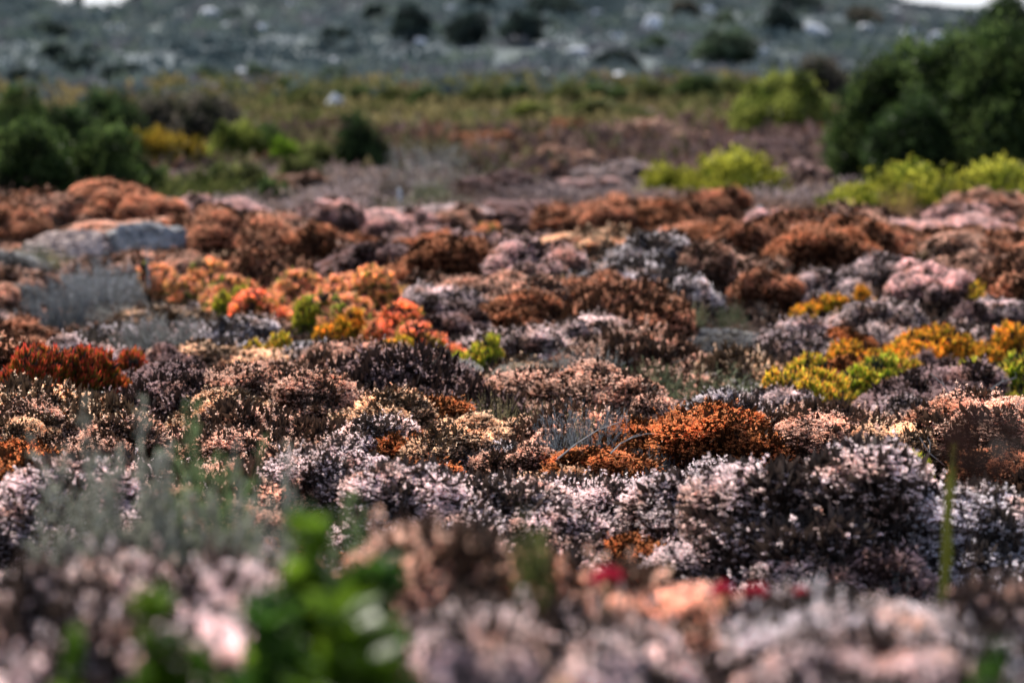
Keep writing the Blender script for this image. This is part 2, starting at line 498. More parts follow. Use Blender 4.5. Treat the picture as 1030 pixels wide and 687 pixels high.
def make_leafy(Wd, H, n, k, leaf, wide, upright=.35, r0=.10, r1=.20, trunk=.018, gap=.0):
    c = dome_clumps(Wd, H, k, r0 * Wd, r1 * Wd, rough=.6)
    # irregular crown: stray clumps and missing ones
    c[:, 2] += rng.normal(size=len(c)) * .06 * H
    c[:, 2] = np.maximum(c[:, 2], c[:, 3] * .4)
    kr = max(8, k // 2)                                   # low skirt
    an_ = rng.uniform(0, 6.28, kr); rs_ = rng.uniform(r0 * Wd, r1 * Wd, kr) * .9
    rd_ = (Wd * .5 - rs_) * rng.uniform(.55, .95, kr)
    c = np.concatenate([c, np.stack([np.cos(an_) * rd_, np.sin(an_) * rd_, rng.uniform(.08, .45, kr) * H, rs_], 1)])
    a = LM(); b = LM()
    m = int(n * .62)
    P, N = clump_surface(m, c, keep=.85)
    P = P + N * rng.normal(size=(m, 1)) * .035 * Wd
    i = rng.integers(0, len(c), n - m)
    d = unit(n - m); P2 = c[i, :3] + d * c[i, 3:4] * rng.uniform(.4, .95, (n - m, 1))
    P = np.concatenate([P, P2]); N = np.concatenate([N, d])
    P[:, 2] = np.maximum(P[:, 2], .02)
    cr = np.clip(.5 + .25 * np.sin(P[:, 0] * 9 / Wd + 2) * np.sin(P[:, 1] * 8 / Wd) + .2 * np.sin(P[:, 2] * 14 / H + P[:, 0] * 6 / Wd) + rng.normal(size=n) * .2, 0, 1)
    D = N * .6 + UP * upright + unit(n) * .7
    L_ = leaf * rng.uniform(.65, 1.3, n)
    ns = 60                                              # leafy shoots that break the outline
    for i_ in rng.integers(0, m, ns):
        ln = rng.uniform(.06, .16) * Wd * .7
        dr_ = N[i_] * .7 + UP * .7; dr_ = dr_ / np.linalg.norm(dr_)
        q = 14; t_ = rng.random(q)
        a.diamonds(P[i_] + dr_ * (t_ * ln)[:, None] + rng.normal(size=(q, 3)) * .012 * Wd, dr_ + unit(q) * .7, leaf * rng.uniform(.6, 1.1, q), leaf * wide, np.clip(cr[i_] + rng.normal(size=q) * .2, 0, 1), .3, 1., .55)
    a.diamonds(P[:m], D[:m], L_[:m], leaf * wide, cr[:m], .3, 1., .55)
    a.diamonds(P[m:], D[m:], L_[m:], leaf * wide, cr[m:], 0, .15, .55)  # inner leaves tinted dark by depth, crown shade put into colour
    branch_tubes(b, np.array([0, 0, -.03]), H, Wd, 6, trunk * Wd)
    return a, b, 'leaf_canopy', 'branchwork', 'leaf', 'bark'


def make_shoot(Wd, H, n):
    """a clutch of leafy upright stems with glossy leaves spiralling round them"""
    a = LM(); b = LM()
    for i in range(n):
        rr = math.sqrt((i + .3) / n) * Wd * .42; an = i * 2.4 + rng.uniform(-.3, .3)
        hh = H * (1 - .55 * (rr / (Wd * .45)) ** 2) * rng.uniform(.82, 1.0)
        tip = np.array([math.cos(an) * rr, math.sin(an) * rr, hh]); base = tip * np.array([.35, .35, 0])
        mid = (base + tip) / 2 + np.array([math.cos(an), math.sin(an), 0]) * rr * .2
        b.tube([base, mid, tip], [.005, .004, .002], sides=6)
        m = 100
        t = np.sqrt(rng.uniform(.05, 1, m)); t[-6:] = 1
        P = (1 - t)[:, None] ** 2 * base + (2 * t * (1 - t))[:, None] * mid + (t ** 2)[:, None] * tip
        u = np.arange(m) * 2.4 + rng.uniform(-.3, .3, m)
        out = np.stack([np.cos(u), np.sin(u), np.zeros(m)], 1)
        D = out * rng.uniform(.5, 1.1, (m, 1)) + UP * rng.uniform(.2, .9, (m, 1))
        a.diamonds(P, D, rng.uniform(.03, .055, m) * (1.1 - .3 * t), .021, np.clip(rng.random(m) * .7 + .3 * rng.random(), 0, 1), .1, 1., .5, side=UP + rng.normal(size=(m, 3)) * .4)
    return a, b, 'leaf_canopy', 'branchwork', 'glossy', 'bark'


def make_grass(Wd, H, n, heads=True):
    a = LM(); b = LM()
    an = rng.uniform(0, 2 * math.pi, n); rr = np.sqrt(rng.random(n)) * Wd * .25
    base = np.stack([np.cos(an) * rr, np.sin(an) * rr, np.zeros(n)], 1)
    h = H * rng.uniform(.45, 1., n); ln = rng.random(n) * Wd * .3
    dr = np.stack([np.cos(an), np.sin(an), np.zeros(n)], 1) + rng.normal(size=(n, 3)) * .4 * np.array([1, 1, 0])
    pts = [base + dr * (ln * t ** 2)[:, None] + UP * (h * (t - .15 * t * t * (ln / (Wd * .3))))[:, None] for t in (0, .3, .55, .8, 1.)]
    rn = rng.random(n)
    for s in range(4):
        w = [.0034, .003, .0024, .0016, .0006]
        a.strips(pts[s], pts[s + 1], w[s], w[s + 1], rn, s / 4, (s + 1) / 4)
    m = max(6, n // 5) if heads else 0
    if m:
        ii = rng.choice(n, m, replace=False)
        for s in range(4):
            b.strips(pts[s][ii], pts[s + 1][ii], .002, .0015, rn[ii], .2, .5)
        for j in range(7):
            t = rng.random(m)[:, None]
            q = pts[3][ii] * (1 - t) + pts[4][ii] * t
            b.diamonds(q, pts[4][ii] - pts[3][ii] + unit(m) * .06, .014, .006, rn[ii], 0, 1.)
    else:
        b.strips(pts[0], pts[1], .004, .003, rn, 0, .3)
    return a, b, 'grass_blades', 'seed_spray' if heads else 'dead_base', 'grass', 'seed'


PROTO = {}      # key -> dict(W,H,meshes...)


def reg(key, Wd, H, built, extra=1.0):
    a, b, na, nb, ma, mb = built
    PROTO[key] = dict(W=Wd, H=H, a=a.mesh(key + '_canopy', [MAT[ma]]), b=b.mesh(key + '_base', [MAT[mb]]), na=na, nb=nb,
                      one=LM.join([a, b]).mesh(key + '_whole', [MAT[ma], MAT[mb]]))


for j in range(4):
    reg(f'heath_wide{j}', 1.0, .40, make_heath(1.0, .40, 14000, 44, .05, .125))
    reg(f'heath_round{j}', .60, .40, make_heath(.60, .40, 7500, 24, .045, .11))
    reg(f'heath_low{j}', .80, .20, make_heath(.80, .20, 9500, 38, .035, .085))
for j in range(3):
    reg(f'heath_big{j}', 1.9, .60, make_heath(1.9, .60, 32000, 80, .08, .19, .0070, 7))
for j in range(2):
    reg(f'dome{j}', .60, .40, make_dome(.60, .40, 4200))
    reg(f'feather{j}', .70, .42, make_feather(.70, .42, 190))
    reg(f'wisp{j}', .34, .75, make_feather(.42, .75, 90, 70, .0042))
    reg(f'yellow_low{j}', .80, .26, make_finger(.80, .26, 800, 'tip_yellow'))
    reg(f'coral_low{j}', .80, .26, make_finger(.80, .26, 800, 'tip_coral'))
    reg(f'red_low{j}', .60, .22, make_finger(.60, .22, 600, 'tip_red'))
    reg(f'yellow_round{j}', .60, .36, make_finger(.60, .36, 650, 'tip_yellow'))
    reg(f'coral_round{j}', .60, .36, make_finger(.60, .36, 650, 'tip_coral'))
    reg(f'red_round{j}', .45, .32, make_finger(.45, .32, 500, 'tip_red'))
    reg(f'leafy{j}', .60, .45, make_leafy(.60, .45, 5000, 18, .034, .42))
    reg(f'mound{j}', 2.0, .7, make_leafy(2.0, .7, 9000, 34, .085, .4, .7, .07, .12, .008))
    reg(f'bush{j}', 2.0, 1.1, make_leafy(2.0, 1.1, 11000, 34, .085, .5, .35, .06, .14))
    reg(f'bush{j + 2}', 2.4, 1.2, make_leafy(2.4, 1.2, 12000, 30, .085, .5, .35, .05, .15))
    reg(f'grass{j}', .40, .42, make_grass(.40, .42, 170))
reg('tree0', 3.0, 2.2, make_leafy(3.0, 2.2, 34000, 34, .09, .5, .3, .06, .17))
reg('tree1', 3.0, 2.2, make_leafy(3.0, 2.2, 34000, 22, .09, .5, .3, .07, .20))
reg('straw0', .60, .50, make_grass(.60, .50, 420, False))
for j in range(3):
    reg(f'shoot{j}', .18, .50, make_shoot(.18, .50, 15))

NAME = dict(heath='heath_shrub', dome='dome_shrub', feather='feathery_shrub', wisp='feathery_shrub', yellow='finger_leaf_shrub',
            coral='finger_leaf_shrub', red='finger_leaf_shrub', leafy='leafy_shrub', shoot='leafy_shrub', mound='mound_bush', bush='bush',
            grass='grass_tuft', straw='grass_tuft', tree='evergreen_tree')
CAT = dict(heath='heath shrub', dome='shrub', feather='shrub', wisp='shrub', yellow='succulent', coral='succulent', red='succulent',
           leafy='shrub', shoot='shrub', mound='bush', bush='bush', grass='grass', straw='grass', tree='tree')

PAL = {
    'mauve': (.415, .355, .35), 'pale': (.46, .395, .38), 'pink': (.47, .36, .345), 'brown': (.43, .30, .235), 'tan': (.50, .38, .27),
    'rust': (.38, .165, .065), 'rbrown': (.37, .205, .13), 'deep': (.36, .18, .10), 'dark': (.23, .165, .16), 'grey': (.40, .375, .38),
    'dgrey': (.36, .34, .34), 'dtan': (.46, .42, .36), 'ddark': (.22, .22, .23),
    'fblue': (.24, .245, .27), 'fgrey': (.33, .31, .30), 'folive': (.24, .25, .14), 'fgreen': (.17, .24, .13), 'fsilver': (.46, .45, .48), 'fbrown': (.20, .15, .12),
    'fwisp': (.38, .36, .30), 'fwispg': (.28, .36, .16),
    'own': (1, 1, 1), 'warm': (1.1, .85, .8), 'limey': (.85, 1.05, 1.0), 'dim': (.7, .7, .8),
    'green': (.055, .12, .02), 'bright': (.13, .215, .02), 'dkgreen': (.036, .060, .026), 'lime': (.29, .28, .045), 'olive': (.12, .13, .05),
    'yel': (.30, .20, .03), 'midgreen': (.066, .098, .036), 'blueg': (.034, .05, .056), 'greyb': (.10, .088, .085), 'ghill': (.08, .11, .085), 'yolive': (.17, .19, .05),
    'straw': (1.0, .75, .55),
}


GAIN = 2.4      # brightens the heads' colour in place of stronger light


def child_col(col, gain, j=.10):
    v = (1 + random.uniform(-j, j)) * gain
    return (col[0] * v, col[1] * v, col[2] * v, 1)


HNAME = {'mauve': 'mauve_heath', 'pale': 'silver_heath', 'pink': 'pink_heath', 'brown': 'brown_heath', 'tan': 'tan_heath', 'rust': 'rust_heath', 'rbrown': 'rust_heath', 'deep': 'russet_heath', 'dark': 'plum_heath', 'grey': 'grey_heath'}


def spawn(key, loc, Wd, H, pal, label, group=None, dull=1.0, split=True, rot=None, lean=0, name=None):
    sp = key.rstrip('0123456789').replace('_wide', '').replace('_round', '').replace('_low', '').replace('_big', '')
    p = PROTO[key]
    nm = name or (HNAME.get(pal, 'heath_shrub') if sp == 'heath' else NAME[sp])
    s = (Wd / p['W'], Wd / p['W'] * (random.uniform(.75, 1.35) if sp == 'heath' else random.uniform(.9, 1.1)), H / p['H'])
    rot = random.uniform(0, 6.28) if rot is None else rot
    col4 = child_col(PAL[pal], {'heath': GAIN, 'dome': 1.6, 'feather': 1.15, 'wisp': 1.0}.get(sp) if sp in ('heath', 'dome', 'feather', 'wisp') else (1.0 if sp in ('tree', 'bush', 'shoot', 'leafy') else 1.0))
    col4 = (col4[0] * dull, col4[1] * dull, col4[2] * dull, 1)
    if split:
        o = bpy.data.objects.new(nm, None); o.empty_display_size = .1; COL.objects.link(o)
        for ms, cn in ((p['a'], p['na']), (p['b'], p['nb'])):
            c = bpy.data.objects.new(cn, ms); COL.objects.link(c); c.parent = o; c.color = col4
    else:
        o = bpy.data.objects.new(nm, p['one']); COL.objects.link(o); o.color = col4
    o.location = loc; o.scale = s; o.rotation_euler = (lean, lean * .5, rot)
    o['label'] = label; o['category'] = CAT[sp]
    if group: o['group'] = group
    return o


def pick_key(sp, Wd, H):
    if sp == 'heath':
        r = H / Wd
        if Wd > 1.15 and r > .2: return 'heath_big' + str(random.randrange(3))
        k = 'heath_low' if r < .32 else ('heath_wide' if r < .52 else 'heath_round')
        return k + str(random.randrange(4))
    if sp in ('yellow', 'coral', 'red'):
        return sp + ('_low' if H / Wd < .46 else '_round') + str(random.randrange(2))
    opts = [k for k in PROTO if k.rstrip('0123456789') == sp]
    return random.choice(opts)


OCC = []     # (x, y, radius, species, palette, px, py_top, py_bottom, name for labels)


def hero(sp, pal, cx, top, bot, wpx, label, group=None, lift=None, split=None, hmin=.08):
    """a plant given by its outline in the photograph, set down on the ground at its depth. bot<0 is a depth in metres."""
    if bot < 0:
        a, b = ray(cx, top); y = -bot; x = a * y
    else:
        x, y = hit(cx, bot, .0)
        if lift is None:
            lift = (.17 if sp in ('yellow', 'coral') else .1) if y < 40 else 0.0
        x, y = hit(cx, bot, lift)
    gz = float(ground(x, y))
    a, b = ray(cx, top)
    H = max(hmin, CAMZ + b * y - gz)
    Wd = wpx * y / FPX
    if sp in ('yellow', 'coral', 'red'):
        Wd = (max(Wd * 1.15, H / .9) if (sp == 'yellow' and wpx < 60) else max(Wd * 1.5, H / .6)) if sp != 'red' else max(Wd * 1.4, H / .9)
    if sp == 'heath' and bot < 0:
        Wd = max(Wd * 1.2, H / .75)
    if sp == 'dome':
        Wd *= 1.15; H = min(H, .6 * Wd)
    if sp == 'heath' and bot > 0:
        Wd = max(Wd * 1.15, H / .55) if y < 33 else Wd * 1.15; H = min(H, .7 * Wd)
    k = pick_key(sp, Wd, H)
    if split is None:
        split = wpx > 34
    # the canopy overhangs its nominal outline a little
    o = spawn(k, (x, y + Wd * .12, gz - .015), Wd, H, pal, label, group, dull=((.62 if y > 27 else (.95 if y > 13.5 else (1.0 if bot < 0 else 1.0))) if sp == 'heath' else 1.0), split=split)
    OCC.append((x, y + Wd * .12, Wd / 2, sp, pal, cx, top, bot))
    return o


# ------------------------------------------------------------------ ground
def sheet(name, xs, ys, mat, lift=0.0, fan=False):
    bm_v = []; nx, ny = len(xs), len(ys)
    X, Y = np.meshgrid(xs, ys)
    if fan:
        X = X * (Y * .32 + 4)
    Z = ground(X, Y) + lift
    me = bpy.data.meshes.new(name)
    v = np.stack([X, Y, Z], 2).reshape(-1, 3)
    idx = np.arange(nx * ny).reshape(ny, nx)
    f = np.stack([idx[:-1, :-1], idx[:-1, 1:], idx[1:, 1:], idx[1:, :-1]], 2).reshape(-1, 4)
    me.from_pydata(v.tolist(), [], f.tolist())
    me.polygons.foreach_set('use_smooth', np.ones(len(f), bool))
    for mt in (mat if isinstance(mat, list) else [mat]):
        me.materials.append(mt)
    o = bpy.data.objects.new(name, me); COL.objects.link(o); o['kind'] = 'structure'
    return o


sheet('ground', np.linspace(-1, 1, 60), np.concatenate([np.linspace(-6, 30, 120), np.linspace(30.5, 38, 12)]), M_GROUND, fan=True)
sheet('plain', np.linspace(-1.4, 1.4, 60), np.linspace(38, 96, 60), M_FAR, fan=True)
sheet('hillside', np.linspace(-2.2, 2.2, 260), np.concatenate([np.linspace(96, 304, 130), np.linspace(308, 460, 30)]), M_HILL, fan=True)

# ------------------------------------------------------------------ the plants one can tell apart, far to near
G_HILL = 'dark bushes dotted over the hillside'
for cx, t, b, wp, pal, lab in [
    (378, 10, 27, 26, 'blueg', 'small round dark bush high on the hill, left end of the row of dark bushes'),
    (414, 9, 44, 40, 'blueg', 'tall dark blue-green bush with a pale rock at its foot on the hill'),
    (468, 17, 46, 46, 'blueg', 'dark wedge-shaped bush in the middle of the row on the hillside'),
    (525, 17, 46, 42, 'blueg', 'dark domed bush at the right end of the row on the hillside'),
    (558, -2, 20, 48, 'blueg', 'wide dark bush near the hill crest above the row of bushes'),
    (340, 30, 53, 36, 'blueg', 'loose dark bush low on the hill, below and left of the row'),
    (617, 55, 73, 46, 'blueg', 'flat dark bush above the pale rocks at the foot of the hill'),
    (786, 11, 42, 44, 'blueg', 'round dark bush beside a broad pale rock on the right of the hill'),
    (802, -6, 14, 46, 'blueg', 'wide dark bush on the crest above the round bush'),
    (727, 17, 36, 30, 'ghill', 'small green bush above a larger spreading bush on the hill'),
    (730, 36, 68, 62, 'ghill', 'spreading grey-green bush on the right part of the hill'),
    (76, -3, 12, 24, 'blueg', 'dark bush standing up against the sky on the left crest'),
    (137, -2, 10, 12, 'blueg', 'tiny dark bush on the skyline at the edge of the bright gap'),
    (53, 48, 65, 28, 'blueg', 'small dark bush left of the cluster on the lower left hill'),
    (74, 62, 82, 46, 'blueg', 'broad dark bush in the middle of the cluster on the lower left hill'),
    (118, 67, 86, 40, 'blueg', 'low dark bush right of the cluster on the lower left hill'),
    (90, 50, 64, 18, 'blueg', 'little dark bush above the broad one on the lower left hill'),
    (28, 74, 90, 40, 'blueg', 'dark bush at the left edge where the hill meets the plain'),
    (263, 70, 88, 34, 'ghill', 'green bush under pale rocks at the foot of the hill'),
    (207, 72, 88, 40, 'ghill', 'grey-green bush left of the pale rocks at the foot of the hill'),
    (335, 70, 86, 30, 'ghill', 'small green bush above the leaning pale rock'),
    (50, 26, 40, 40, 'blueg', 'dark blue bush patch below the left crest'),
    (480, -4, 12, 30, 'blueg', 'dark bush on the hill crest above the middle of the row'),
    (660, 40, 56, 30, 'ghill', 'grey-green bush below the large pale outcrop on the hill'),
    (235, 14, 26, 30, 'blueg', 'dark bush on the upper hill beside two pale rocks'),
    (870, 12, 30, 34, 'greyb', 'grey-brown bush below the right crest'),
    (690, 4, 18, 30, 'greyb', 'grey-brown bush near the crest right of the large outcrop'),
]:
    hero('bush', pal, cx, t - 4, b, wp * 1.3, lab, G_HILL, split=wp > 38)

# green strip where the plain meets the hill
lime_i = ['olive', 'midgreen', 'olive', 'midgreen']
strip = [(300, 88, 106, 46), (352, 86, 110, 50), (395, 88, 112, 46), (430, 89, 111, 52), (478, 86, 110, 54), (520, 84, 110, 50), (566, 85, 110, 52), (610, 84, 107, 56),
         (655, 80, 106, 58), (700, 76, 104, 56), (745, 76, 104, 50), (285, 80, 98, 40), (240, 84, 100, 40), (190, 84, 98, 36), (20, 90, 104, 44), (590, 76, 92, 46), (680, 70, 88, 44)]
where = ['left of the leaning pale rock', 'just right of the leaning pale rock', 'below the small green hill bush', 'below the broad white rock',
         'midway below the two white rocks', 'below the second white rock', 'right of the second white rock', 'below the flat dark bush',
         'near the red-brown slope', 'left of the yellow-green bush', 'touching the yellow-green bush', 'behind the tan grass', 'above the tan grass',
         'above the dark left thicket', 'at the left edge above the thicket', 'at the hill foot below the flat dark bush', 'at the hill foot below the pale outcrop']
for i, (cx, t, b, wp) in enumerate(strip):
    hero('bush', lime_i[i % 4], cx, t, b, wp, f"low {'olive' if i % 2 == 0 else 'mid-green'} bush in the green strip {where[i]}", 'low bushes of the green strip along the foot of the hill', split=False)

G_TH = 'bushes of the thicket on the left plain'
for cx, t, b, wp, pal, lab in [
    (12, 92, 166, 76, 'midgreen', 'green bush at the left edge, rear of the dark thicket'),
    (58, 104, 166, 84, 'dkgreen', 'dark green bush in the left thicket behind the front row'),
    (112, 88, 166, 66, 'dkgreen', 'tallest dark green bush of the left thicket'),
    (166, 98, 164, 66, 'greyb', 'grey-brown twiggy bush behind the orange-flowered bushes'),
    (212, 96, 164, 78, 'greyb', 'dull grey bush between the dark thicket and the tan grass'),
    (22, 122, 196, 84, 'midgreen', 'bright-leaved green bush at the front left corner of the thicket'),
    (84, 124, 196, 90, 'midgreen', 'dense green bush at the front of the left thicket'),
    (126, 142, 192, 50, 'dkgreen', 'dark green bush left of the orange-flowered bush'),
    (147, 134, 186, 56, 'yel', 'orange-yellow flowered bush in front of the left thicket'),
    (186, 134, 182, 40, 'yel', 'smaller orange-yellow flowered bush right of the first one'),
    (235, 127, 184, 58, 'yolive', 'olive-yellow bush beside the orange-flowered bushes'),
    (270, 122, 186, 44, 'midgreen', 'upright green bush right of the olive-yellow bush'),
    (292, 142, 190, 42, 'bright', 'fresh green low bush at the right end of the left thicket'),
    (55, 176, 200, 56, 'midgreen', 'low vivid green bush behind the rust mound on the left'),
    (332, 142, 190, 54, 'olive', 'olive-grey bush left of the dark green plain bush'),
    (366, 119, 190, 54, 'dkgreen', 'dark green bush standing alone on the plain left of centre'),
    (310, 90, 112, 44, 'olive', 'olive bush in front of the leaning pale rock'),
    (225, 168, 210, 100, 'olive', 'wide olive rushy bush behind the rust mound beside the boulder'),
    (278, 178, 208, 36, 'midgreen', 'small dark olive bush right of the wide olive bush'),
    (180, 176, 206, 60, 'olive', 'olive scrub bush left of the wide olive bush'),
    (782, 78, 146, 100, 'yolive', 'yellow-green bush left of the dark evergreen thicket'),
    (830, 58, 108, 56, 'greyb', 'grey-brown leafless bush between yellow-green bush and evergreen thicket'),
    (640, 108, 124, 40, 'olive', 'small olive bush on the red-brown slope'),
    (552, 118, 134, 24, 'dkgreen', 'small dark bush alone on the brown plain'),
]:
    hero('bush', pal, cx, t, b, wp * 1.25, lab, G_TH if cx < 300 else None)
hero('feather', 'fgrey', 430, 138, 196, 100, 'grey twiggy bush beside the dark green bush on the plain', lift=0)
hero('feather', 'folive', 432, 176, 214, 50, 'olive rushy tuft below the grey twiggy bush', lift=0)
hero('feather', 'fbrown', 396, 168, 212, 44, 'thin dark brown stems standing below the grey twiggy bush', lift=0)

for sp, pal, cx, t, b, wp, lab in [
    ('heath', 'brown', 690, 132, 160, 90, 'brown heath slope above the left lime mound'),
    ('heath', 'dark', 770, 138, 176, 110, 'dark plum heath slope between the left lime mound and the evergreen thicket'),
    ('heath', 'pink', 800, 160, 200, 80, 'dusky pink heath strip left of the right lime mound'),
    ('heath', 'brown', 640, 120, 148, 110, 'brown heath on the red-brown slope at the top of the plain'),
    ('heath', 'deep', 575, 120, 140, 70, 'russet heath patch on the far plain right of centre'),
    ('heath', 'deep', 480, 132, 158, 90, 'russet heath patch on the far plain behind the grey twiggy bush'),
    ('heath', 'deep', 440, 124, 146, 70, 'russet heath above the grey twiggy bush'),
    ('heath', 'brown', 560, 146, 178, 120, 'brown heath on the middle of the plain'),
    ('heath', 'mauve', 620, 160, 196, 110, 'mauve heath on the plain left of the lime mound'),
    ('heath', 'dark', 500, 170, 204, 100, 'plum-brown heath in front of the russet patch on the plain'),
    ('heath', 'dark', 540, 182, 208, 80, 'plum heath just behind the centre crest'),
    ('heath', 'pink', 590, 178, 206, 90, 'dusky pink heath just behind the centre crest'),
    ('heath', 'brown', 300, 176, 202, 70, 'brown scrub behind the dusky pink mound'),
    ('bush', 'olive', 300, 160, 200, 60, 'olive scrub bush below the fresh green low bush'),
    ('bush', 'olive', 105, 166, 202, 80, 'olive bush between the thicket and the rust mound'),
    ('bush', 'midgreen', 150, 170, 202, 60, 'green scrub bush below the orange-flowered bush'),
    ('bush', 'greyb', 20, 178, 206, 60, 'grey-brown scrub at the left edge below the thicket'),
    ('bush', 'olive', 475, 112, 130, 60, 'olive bush on the far plain at centre'),
    ('bush', 'yolive', 540, 104, 122, 70, 'yellowish bush on the far plain right of centre'),
    ('bush', 'olive', 600, 100, 120, 70, 'olive bush below the green strip right of centre'),
]:
    hero(sp, pal, cx, t, b, wp, lab, 'scrub on the plain', lift=0, hmin=.34)

# big evergreens on the right
hero('tree', 'dkgreen', 1012, -6, 150, 100, 'dark evergreen tree rising behind the thicket at the right edge')
hero('tree', 'midgreen', 898, 52, 186, 140, 'tall evergreen bush forming the left peak of the thicket', 'evergreen thicket on the right')
hero('tree', 'midgreen', 955, 46, 188, 165, 'broad evergreen bush in the middle of the thicket', 'evergreen thicket on the right')
hero('tree', 'midgreen', 1018, 38, 190, 150, 'evergreen bush at the right edge in front of the dark tree', 'evergreen thicket on the right')
hero('tree', 'dkgreen', 864, 92, 186, 70, 'low dark skirt of the evergreen thicket on its left', 'evergreen thicket on the right')
hero('tree', 'dkgreen', 930, 104, 196, 150, 'low dark bush at the foot of the evergreen thicket', 'evergreen thicket on the right')
hero('mound', 'lime', 718, 160, 212, 150, 'bright lime-green mound left of the evergreen thicket', 'lime-green mounds', lift=0)
hero('mound', 'lime', 676, 170, 211, 66, 'small lime-green lobe at the left foot of the bright mound', 'lime-green mounds', lift=0)
hero('mound', 'lime', 898, 172, 220, 150, 'lime-green mound below the evergreen thicket, left one of the right pair', 'lime-green mounds', lift=0)
hero('mound', 'lime', 978, 170, 219, 180, 'lime-green mound below the evergreen thicket, at the right edge', 'lime-green mounds', lift=0)
hero('straw', 'straw', 903, 178, 222, 54, 'straw-brown grass tuft in front of the right lime-green mound')

# rust and brown row on the crest of the near heath
for cx, t, b, wp, pal, lab in [
    (125, 182, 226, 150, 'rbrown', 'broad rust-brown heath mound behind the flat boulder'),
    (60, 196, 228, 90, 'brown', 'pinkish brown heath mound left of the broad rust mound'),
    (15, 206, 244, 70, 'rbrown', 'rust-brown heath mound at the left edge level with the boulder'),
    (190, 196, 224, 60, 'pink', 'dusky pink heath shoulder right of the broad rust mound'),
    (240, 207, 266, 104, 'rbrown', 'domed rust-orange heath mound right of the flat boulder'),
    (305, 226, 268, 70, 'deep', 'deep red-brown heath mound right of the domed rust mound'),
    (335, 200, 240, 84, 'pink', 'dusky pink heath mound below the dark green plain bush'),
    (285, 212, 240, 50, 'brown', 'brown heath hump between the domed rust mound and the pink mound'),
    (400, 210, 244, 80, 'pink', 'pale pinkish heath mound left of the centre crest'),
    (455, 206, 238, 80, 'brown', 'brown heath hump near the orange leaf spot on the crest'),
    (560, 204, 236, 60, 'rbrown', 'rust heath hump at the left end of the rust mound with dark hollows'),
    (615, 196, 240, 110, 'rbrown', 'rust heath mound with dark hollows on the centre crest'),
    (660, 200, 236, 60, 'deep', 'deep red-brown heath at the right end of the centre crest'),
    (722, 189, 224, 66, 'rbrown', 'round rusty-topped heath dome in front of the left lime mound'),
    (790, 210, 238, 90, 'pink', 'dusky pink heath strip below the right lime mound'),
    (870, 208, 236, 110, 'brown', 'brown heath strip below the straw grass tuft'),
    (965, 206, 238, 100, 'pink', 'dusky pink heath strip below the right-edge lime mound'),
    (745, 224, 256, 80, 'rbrown', 'rust heath, left end of the long rust-brown bank'),
    (835, 219, 266, 130, 'deep', 'deep red-brown middle of the long rust-brown bank'),
    (900, 228, 262, 80, 'rbrown', 'rust right end of the long rust-brown bank'),
    (955, 236, 276, 70, 'brown', 'brown heath mound right of the long rust-brown bank'),
    (1010, 240, 276, 60, 'rbrown', 'rust heath mound at the right edge right of the long bank'),
    (650, 234, 284, 96, 'grey', 'grey-mauve heath mound with a dark hollow right of centre'),
    (610, 236, 268, 56, 'tan', 'tan heath hump left of the grey-mauve mound'),
    (705, 244, 290, 90, 'brown', 'pinkish brown heath slope right of the grey-mauve mound'),
    (445, 238, 288, 120, 'deep', 'dark red-brown heath hollow left of centre'),
    (380, 244, 288, 80, 'dark', 'dark plum-brown heath below the crest left of centre'),
    (500, 248, 284, 80, 'rbrown', 'rust heath right of the dark hollow'),
    (545, 240, 290, 70, 'pink', 'pinkish heath slope left of the tan hump'),
    (880, 254, 282, 60, 'mauve', 'mauve hump with a dark side below the long rust-brown bank'),
    (775, 268, 306, 100, 'rbrown', 'rust heath slope below the long rust-brown bank'),
    (700, 276, 314, 70, 'grey', 'grey heath mound with a shaded front below the pinkish brown slope'),
    (600, 274, 312, 110, 'rbrown', 'rust-brown flat heath in the hollow right of centre'),
    (940, 262, 300, 110, 'pink', 'broad dusky pink heath on the right below the rust bank'),
    (535, 278, 312, 70, 'brown', 'brown flat heath in the hollow at centre'),
    (840, 272, 312, 70, 'mauve', 'mauve heath hump left of the broad dusky pink heath'),
]:
    hero('heath', pal, cx, t, b, wp, lab, 'heath mounds along the crest')

